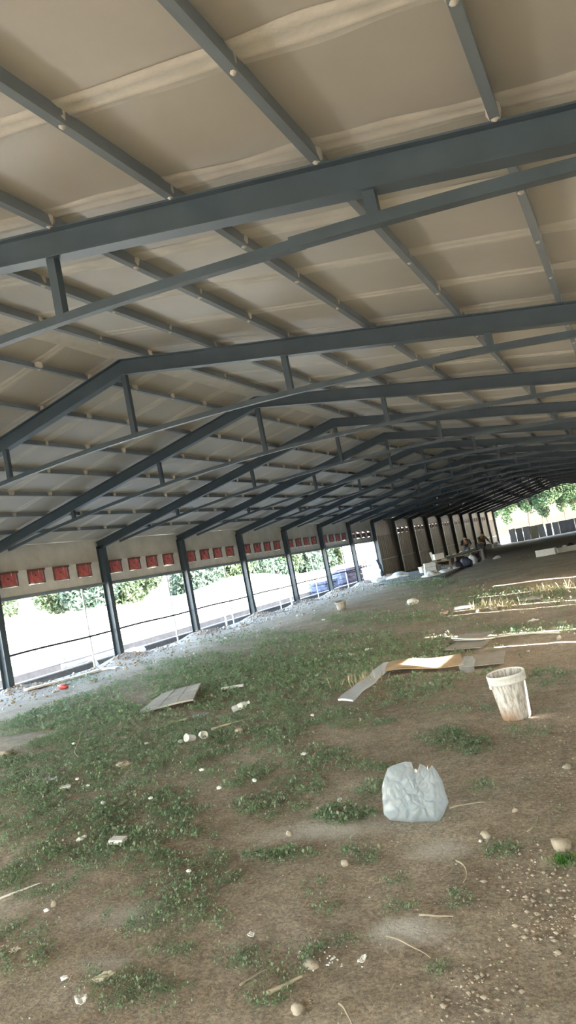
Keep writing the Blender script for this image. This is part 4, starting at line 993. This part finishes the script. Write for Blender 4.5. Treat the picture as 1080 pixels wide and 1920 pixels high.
# low panels across the far gable
ge = YEND
gp = [(1.0, 1.62, 'gp1', 1.36, 0.0), (1.66, 2.3, 'gp2', 1.30, 0.0), (2.32, 2.95, 'gp1', 1.32, 0.02), (2.97, 3.75, 'gp3', 1.28, 0.0), (3.78, 4.42, 'gp1', 1.28, -0.06), (4.50, 5.02, 'gp2', 1.22, 0.05), (5.16, 5.75, 'gp1', 1.22, 0.0), (5.77, 7.2, 'gp2', 1.22, 0.0), (7.22, 8.6, 'gp1', 1.24, 0.0), (8.62, 10.2, 'gp2', 1.24, 0.0)]
for i, (a, b, m, h, t) in enumerate(gp):
    w = b - a; mb = MB(); mb.box(-w / 2, w / 2, -0.03, 0.03, 0, h)
    q = -w / 2 + 0.1
    while q < w / 2 - 0.05: mb.box(q, q + 0.035, -0.042, -0.03, 0.03, h - 0.03); q += 0.2
    o = mb.build('barrier_panel', M[m]); o.location = ((a + b) / 2, ge + 0.25 - 0.06 * (i % 2), gz(4, ge) - 0.02); o.rotation_euler = (-0.05, t, 0)
    tag(o, '%s panel of the low barrier across the far gable, %s from left' % ({'gp1': 'grey', 'gp2': 'dark slate', 'gp3': 'olive'}[m], ORD[i]), 'panel', 'barrier panels across the gable')

# ------------------------------------------------------------------ people
def skin_obj(name, joints, edges, m, parent, root=0, sub=1):
    me = bpy.data.meshes.new(name); me.from_pydata([j[0] for j in joints], edges, []); o = bpy.data.objects.new(name, me); COL.objects.link(o)
    o.modifiers.new('skin', 'SKIN'); s = o.modifiers.new('sub', 'SUBSURF'); s.levels = sub; s.render_levels = sub
    for i, d in enumerate(me.skin_vertices[0].data): r = joints[i][1]; d.radius = (r, r) if not isinstance(r, tuple) else r; d.use_root = (i == root)
    dg = bpy.context.evaluated_depsgraph_get(); dg.update(); m2 = bpy.data.meshes.new_from_object(o.evaluated_get(dg))
    bpy.data.objects.remove(o); m2.name = name; m2.materials.clear(); m2.materials.append(m); m2.polygons.foreach_set('use_smooth', [True] * len(m2.polygons))
    ob = bpy.data.objects.new(name, m2); COL.objects.link(ob); ob.parent = parent; return ob
def person(loc, rz, lean, shirt, label, armf):
    r = empty('person', loc, rz)
    # local: faces +Y; pelvis at z .86; trunk leans forward
    def tr(d, x=0, f=0): # point along the trunk from pelvis
        return (x, 0.0 + math.sin(lean) * d + math.cos(lean) * f, 0.84 + math.cos(lean) * d - math.sin(lean) * f)
    J = []; E = []
    def j(p, rad): J.append((p, rad)); return len(J) - 1
    pel = j(tr(0), 0.13); w = j(tr(0.2), 0.115); ch = j(tr(0.38), 0.135); nk = j(tr(0.53), 0.06); 
    hd0 = j(tr(0.60, 0, 0.03), 0.062); hd1 = j(tr(0.68, 0, 0.045), 0.088); hd2 = j(tr(0.77, 0, 0.04), 0.078); nose = j(tr(0.675, 0, 0.135), 0.016)
    E += [(pel, w), (w, ch), (ch, nk), (nk, hd0), (hd0, hd1), (hd1, hd2), (hd1, nose)]
    ears = [j(tr(0.68, sx * 0.092, 0.02), 0.014) for sx in (-1, 1)]; E += [(hd1, e) for e in ears]
    legs = {}
    for s in (-1, 1):
        hp = j((s * 0.10, -0.02, 0.80), 0.088); kn = j((s * 0.12, 0.05 + 0.04 * s, 0.44), 0.060); an = j((s * 0.13, -0.03 + 0.05 * s, 0.08), 0.040); to = j((s * 0.15, 0.13 + 0.05 * s, 0.035), 0.038)
        E += [(pel, hp), (hp, kn), (kn, an), (an, to)]; legs[s] = (hp, kn, an, to)
        sh = j(tr(0.46, s * 0.19, 0), 0.058); sp = Vector(tr(0.46, s * 0.19, 0))
        el = sp + Vector((s * 0.05, 0.10 + armf, -0.25)); wr_ = el + Vector((-s * 0.06, 0.22, -0.06))
        e1 = j(tuple(el), 0.043); w1 = j(tuple(wr_), 0.030); pm = j(tuple(wr_ + Vector((0, 0.07, -0.02))), 0.034)
        E += [(ch, sh), (sh, e1), (e1, w1), (w1, pm)]
        for q in range(4):
            a = j(tuple(wr_ + Vector((-s * 0.03 + s * 0.02 * q, 0.12, -0.025))), 0.009); b = j(tuple(wr_ + Vector((-s * 0.03 + s * 0.021 * q, 0.15 + 0.01 * (q in (1, 2)), -0.055))), 0.008); E += [(pm, a), (a, b)]
        a = j(tuple(wr_ + Vector((-s * 0.05, 0.07, -0.02))), 0.010); b = j(tuple(wr_ + Vector((-s * 0.06, 0.10, -0.045))), 0.009); E += [(pm, a), (a, b)]
        legs[('arm', s)] = (sp, el, wr_)
    skin_obj('body', J, E, M['skin'], r, pel, 2)
    # clothing
    js = [(tr(-0.03), 0.150), (tr(0.2), 0.132), (tr(0.38), 0.152), (tr(0.50), 0.085)]; es = [(0, 1), (1, 2), (2, 3)]
    for s in (-1, 1):
        sp, el, wr_ = legs[('arm', s)]; o = len(js); js += [(tuple(sp), 0.075), (tuple(sp.lerp(el, 0.95)), 0.058), (tuple(el.lerp(wr_, 0.35)), 0.050)]; es += [(2, o), (o, o + 1), (o + 1, o + 2)]
    skin_obj('shirt', js, es, shirt, r, 0, 2)
    jt = [(tr(0.03), 0.142)]; et = []
    for s in (-1, 1):
        o = len(jt); jt += [((s * 0.10, -0.02, 0.79), 0.102), ((s * 0.12, 0.05 + 0.04 * s, 0.44), 0.076), ((s * 0.13, -0.03 + 0.05 * s, 0.11), 0.060)]; et += [(0, o), (o, o + 1), (o + 1, o + 2)]
    skin_obj('trousers', jt, et, M['jeans'], r, 0, 2)
    for s in (-1, 1):
        skin_obj('shoe', [((s * 0.13, -0.05 + 0.05 * s, 0.05), 0.05), ((s * 0.14, 0.05 + 0.05 * s, 0.045), 0.048), ((s * 0.15, 0.14 + 0.05 * s, 0.035), 0.038)], [(0, 1), (1, 2)], M['shoe'], r, 0, 2)
    skin_obj('hair', [(tr(0.66, 0, -0.03), 0.075), (tr(0.75, 0, 0.0), 0.092), (tr(0.80, 0, 0.045), 0.070)], [(0, 1), (1, 2)], M['hair'], r, 0, 2)
    fe = MB()
    for s in (-1, 1):
        c = Vector(tr(0.695, s * 0.033, 0.122)); fe.add([c + Vector((dx * 0.014, 0.004, dz * 0.006)) for dx, dz in ((-1, 0), (0, -1), (1, 0), (0, 1))], [(0, 1, 2, 3)])
    c = Vector(tr(0.635, 0, 0.112)); fe.add([c + Vector((dx * 0.024, 0.006, dz * 0.006)) for dx, dz in ((-1, 0), (0, -1), (1, 0), (0, 1))], [(0, 1, 2, 3)])
    fe.build('eyes_and_mouth', M['hair'], r)
    r.scale = (0.95, 0.95, 0.95)
    return tag(r, label, 'person')
person((4.35, 37.2, gz(4.35, 37.2)), math.radians(195), math.radians(46), M['shirt1'], 'person in a black shirt stooping at the far end of the planks, the left one', 0.1)
person((4.95, 37.9, gz(4.95, 37.9)), math.radians(215), math.radians(44), M['shirt2'], 'person in an olive shirt stooping right of the other person at the planks', 0.15)

# ------------------------------------------------------------------ outside left: sacks, cabin, trees
def cabin():
    r = empty('cabin', (-6.4, 53.6, -0.6)); r.rotation_euler.z = -0.0
    w = MB(); w.box(-0.9, 0, -3.9, 9, -0.4, 3.6); w.build('wall', M['white'], r)
    t = MB(); t.box(-1.0, 0.15, -4.0, 9.1, 3.6, 3.75); t.build('roof', M['galv'], r)
    n = MB(); n.box(0.0, 0.04, -3.0, -2.05, 0.85, 2.75); wd = n.build('window', M['black'], r)
    n = MB(); n.box(0.04, 0.06, -2.54, -2.5, 0.85, 2.75); n.build('window_bar', M['fibre'], wd)
    n = MB(); n.box(0.0, 0.03, -0.95, 0.6, 1.1, 2.9); n.build('notice_panel', M['bluebag'], r)
    n = MB(); n.box(0.0, 0.05, -1.4, -1.3, -0.4, 3.6); n.build('downpipe', M['fibre'], r)
    tag(r, 'white cabin wall with a narrow window seen outside through the last open bay', 'cabin')
cabin()
for i, (x, y, sx, sy, sz, m, lb) in enumerate([(-3.4, 36.0, 0.5, 0.9, 0.34, 'bluebag', 'low bluish covered stack outside, left one of the two far outside stacks'), (-3.6, 40.6, 0.5, 1.0, 0.55, 'darkbag', 'dark purple covered stack outside through the seventh open bay'), (-3.7, 38.9, 0.4, 0.5, 0.5, 'bluebag', 'blue covered stack outside touching the dark purple stack')]):
    mb = MB(); n = 4
    for q in range(n):
        z0 = 2 * sz * q / n; j = random.uniform(-0.05, 0.05); mb.box(-sx + j, sx + j, -sy - j, sy - j, z0, z0 + 2 * sz / n - 0.01)
    o = mb.build('covered_stack', M[m], bevel=0.03); o.location = (x, y, oz(x, y) - 0.03); tag(o, lb, 'stack', 'covered stacks outside')

def foliage(name, n, R, H, z0, leaf, m, parent, seed, clumps=26):
    g = np.random.default_rng(seed)
    c = g.normal(0, 1, (clumps, 3)); c /= np.linalg.norm(c, axis=1)[:, None]; c *= g.uniform(0.25, 0.85, (clumps, 1)); c *= np.array([[R, R, H / 2]]); c[:, 2] += z0 + H / 2
    k = g.integers(0, clumps, n); rr = g.uniform(0.25, 0.5, clumps)[k] * R
    d = g.normal(0, 1, (n, 3)); d /= np.linalg.norm(d, axis=1)[:, None]; P = c[k] + d * (rr * g.uniform(0.6, 1.0, n))[:, None]
    a = g.normal(0, 1, (n, 3)); a /= np.linalg.norm(a, axis=1)[:, None]; b = np.cross(a, g.normal(0, 1, (n, 3))); b /= np.linalg.norm(b, axis=1)[:, None]
    L = leaf * g.uniform(0.6, 1.3, n)[:, None]
    V = np.stack([P - a * L, P + b * L * 0.45, P + a * L, P - b * L * 0.45], 1).reshape(-1, 3)
    return np_mesh(name, V, np.arange(n * 4).reshape(-1, 4), m, parent)
def make_tree(name, trunk_h, tr_, R, H, z0, n, leaf, m, seed):
    r = empty(name); random.seed(seed)
    t = MB(); pts = [Vector((0.12 * math.sin(i * 1.1 + seed), 0.1 * math.cos(i * 1.4), trunk_h * i / 6 - 0.3)) for i in range(7)]
    t.tube(pts, tr_, 8, radii=[1.2 - 0.11 * i for i in range(7)])
    for q in range(6):
        a = q * 1.9 + seed; b = pts[3 + q % 3]; e = b + Vector((math.cos(a) * R * 0.6, math.sin(a) * R * 0.6, H * 0.28)); t.tube([b, b.lerp(e, 0.5) + Vector((0, 0, 0.15)), e], tr_ * 0.4, 6, radii=[1, .7, .35])
    t.build('trunk', M['bark'], r, smooth=True)
    foliage('foliage', n, R, H, z0, leaf, m, r, seed)
    return r
H1 = [make_tree('bushy_tree', 4.0, 0.12, 2.4, 6.4, -0.6, 7500, 0.20, M['hedge'], 3), make_tree('bushy_tree', 4.2, 0.12, 2.6, 6.0, -0.7, 7500, 0.21, M['hedge2'], 5), make_tree('bushy_tree', 4.4, 0.10, 2.0, 6.4, 0.0, 4200, 0.20, M['hedge'], 9)]
HT = [(-25, 27.5, 2, 1.0), (-24.5, 31.5, 0, 1.0), (-28, 36, 2, 1.0), (-30, 43.0, 2, 0.9), (-25, 42.2, 1, 1.0), (-24.5, 46.5, 0, 1.0), (-30, 52, 2, 1.0), (-25.5, 56.5, 1, 1.05), (-25, 61.5, 0, 1.15), (-26, 66.0, 0, 1.1), (-25, 71, 1, 1.1), (-26, 76, 0, 1.2), (-25.5, 81, 1, 1.2), (-26, 86, 1, 1.2), (-25, 91, 0, 1.2), (-26, 97, 1, 1.3), (-26, 104, 1, 1.3), (-24, 110, 0, 1.3)]
used = set()
for i, (x, y, k, s) in enumerate(HT):
    o = H1[k] if k not in used else copy_tree(H1[k]); used.add(k)
    o.location = (x, y, oz(x, y) - 0.35); o.rotation_euler.z = i * 1.3; o.scale = (s, s, s)
    tag(o, 'bushy %s tree beyond the sandy bank outside, %s from the left' % (('green', 'blue-green', 'loose green')[k], ORD[i]), 'tree', 'trees beyond the bank')
P1 = [make_tree('slender_tree', 6.5, 0.10, 1.9, 6.5, 2.3, 4200, 0.17, M['poplar'], 13), make_tree('slender_tree', 6.0, 0.08, 1.6, 6.0, 2.0, 3600, 0.16, M['poplar'], 17)]
GT = [(-3.2, 92), (-0.8, 87), (0.6, 95), (1.8, 88), (3.0, 93), (4.2, 86.5), (5.2, 92), (6.6, 87.5), (7.6, 94), (8.6, 89), (10.0, 93), (11.2, 88), (12.6, 92), (14.5, 88), (4.5, 99), (8.2, 101), (1.5, 101)]
used = set()
for i, (x, y) in enumerate(sorted(GT)):
    k = i % 2; o = P1[k] if k not in used else copy_tree(P1[k]); used.add(k)
    o.location = (x, y, -0.6); o.rotation_euler.z = i * 2.1; s = 0.9 + 0.05 * (i % 4); o.scale = (s, s, s)
    tag(o, 'slender pale green tree behind the far gable, %s from the left' % ORD[i], 'tree', 'trees behind the gable')

# ------------------------------------------------------------------ light and camera
w = bpy.data.worlds.new('World'); SC.world = w; w.use_nodes = True; nt = w.node_tree
bg = nt.nodes['Background']; sky = nt.nodes.new('ShaderNodeTexSky'); sky.sky_type = 'NISHITA'; sky.sun_disc = False
SUN = Vector((0.9, -0.436, 0.49)).normalized()
sky.sun_elevation = math.asin(SUN.z); sky.sun_rotation = math.atan2(SUN.x, SUN.y); sky.dust_density = 4.0; sky.air_density = 1.2; sky.ozone_density = 0.6
nt.links.new(sky.outputs[0], bg.inputs[0]); bg.inputs[1].default_value = 0.40
sd = bpy.data.lights.new('sun', 'SUN'); sd.energy = 5.2; sd.angle = math.radians(0.6); sd.color = (1.0, 0.96, 0.90)
so = bpy.data.objects.new('sun', sd); COL.objects.link(so); so.rotation_euler = SUN.to_track_quat('Z', 'Y').to_euler()

cd = bpy.data.cameras.new('camera'); co = bpy.data.objects.new('camera', cd); COL.objects.link(co)
yaw, pit, roll = 0.4399, 0.0759, -0.1943
F = Vector((-0.42466883, 0.90217055, 0.07579368)); R = Vector((0.88151259, 0.43112033, -0.19253782)); U = Vector((0.20637815, 0.01495173, 0.97835807))
co.matrix_world = Matrix(((R.x, U.x, -F.x, 12.2584), (R.y, U.y, -F.y, 0), (R.z, U.z, -F.z, 1.5), (0, 0, 0, 1)))
cd.sensor_fit = 'HORIZONTAL'; cd.sensor_width = 36; cd.lens = 1337.0 / 1080 * 36; cd.clip_end = 500
SC.camera = co
vs = SC.view_settings; vs.view_transform = 'Standard'; vs.look = 'None'; vs.gamma = 1.0; vs.use_curve_mapping = False; vs.exposure = 3.42
SC.cycles.max_bounces = 10; SC.cycles.diffuse_bounces = 7; SC.cycles.transparent_max_bounces = 16
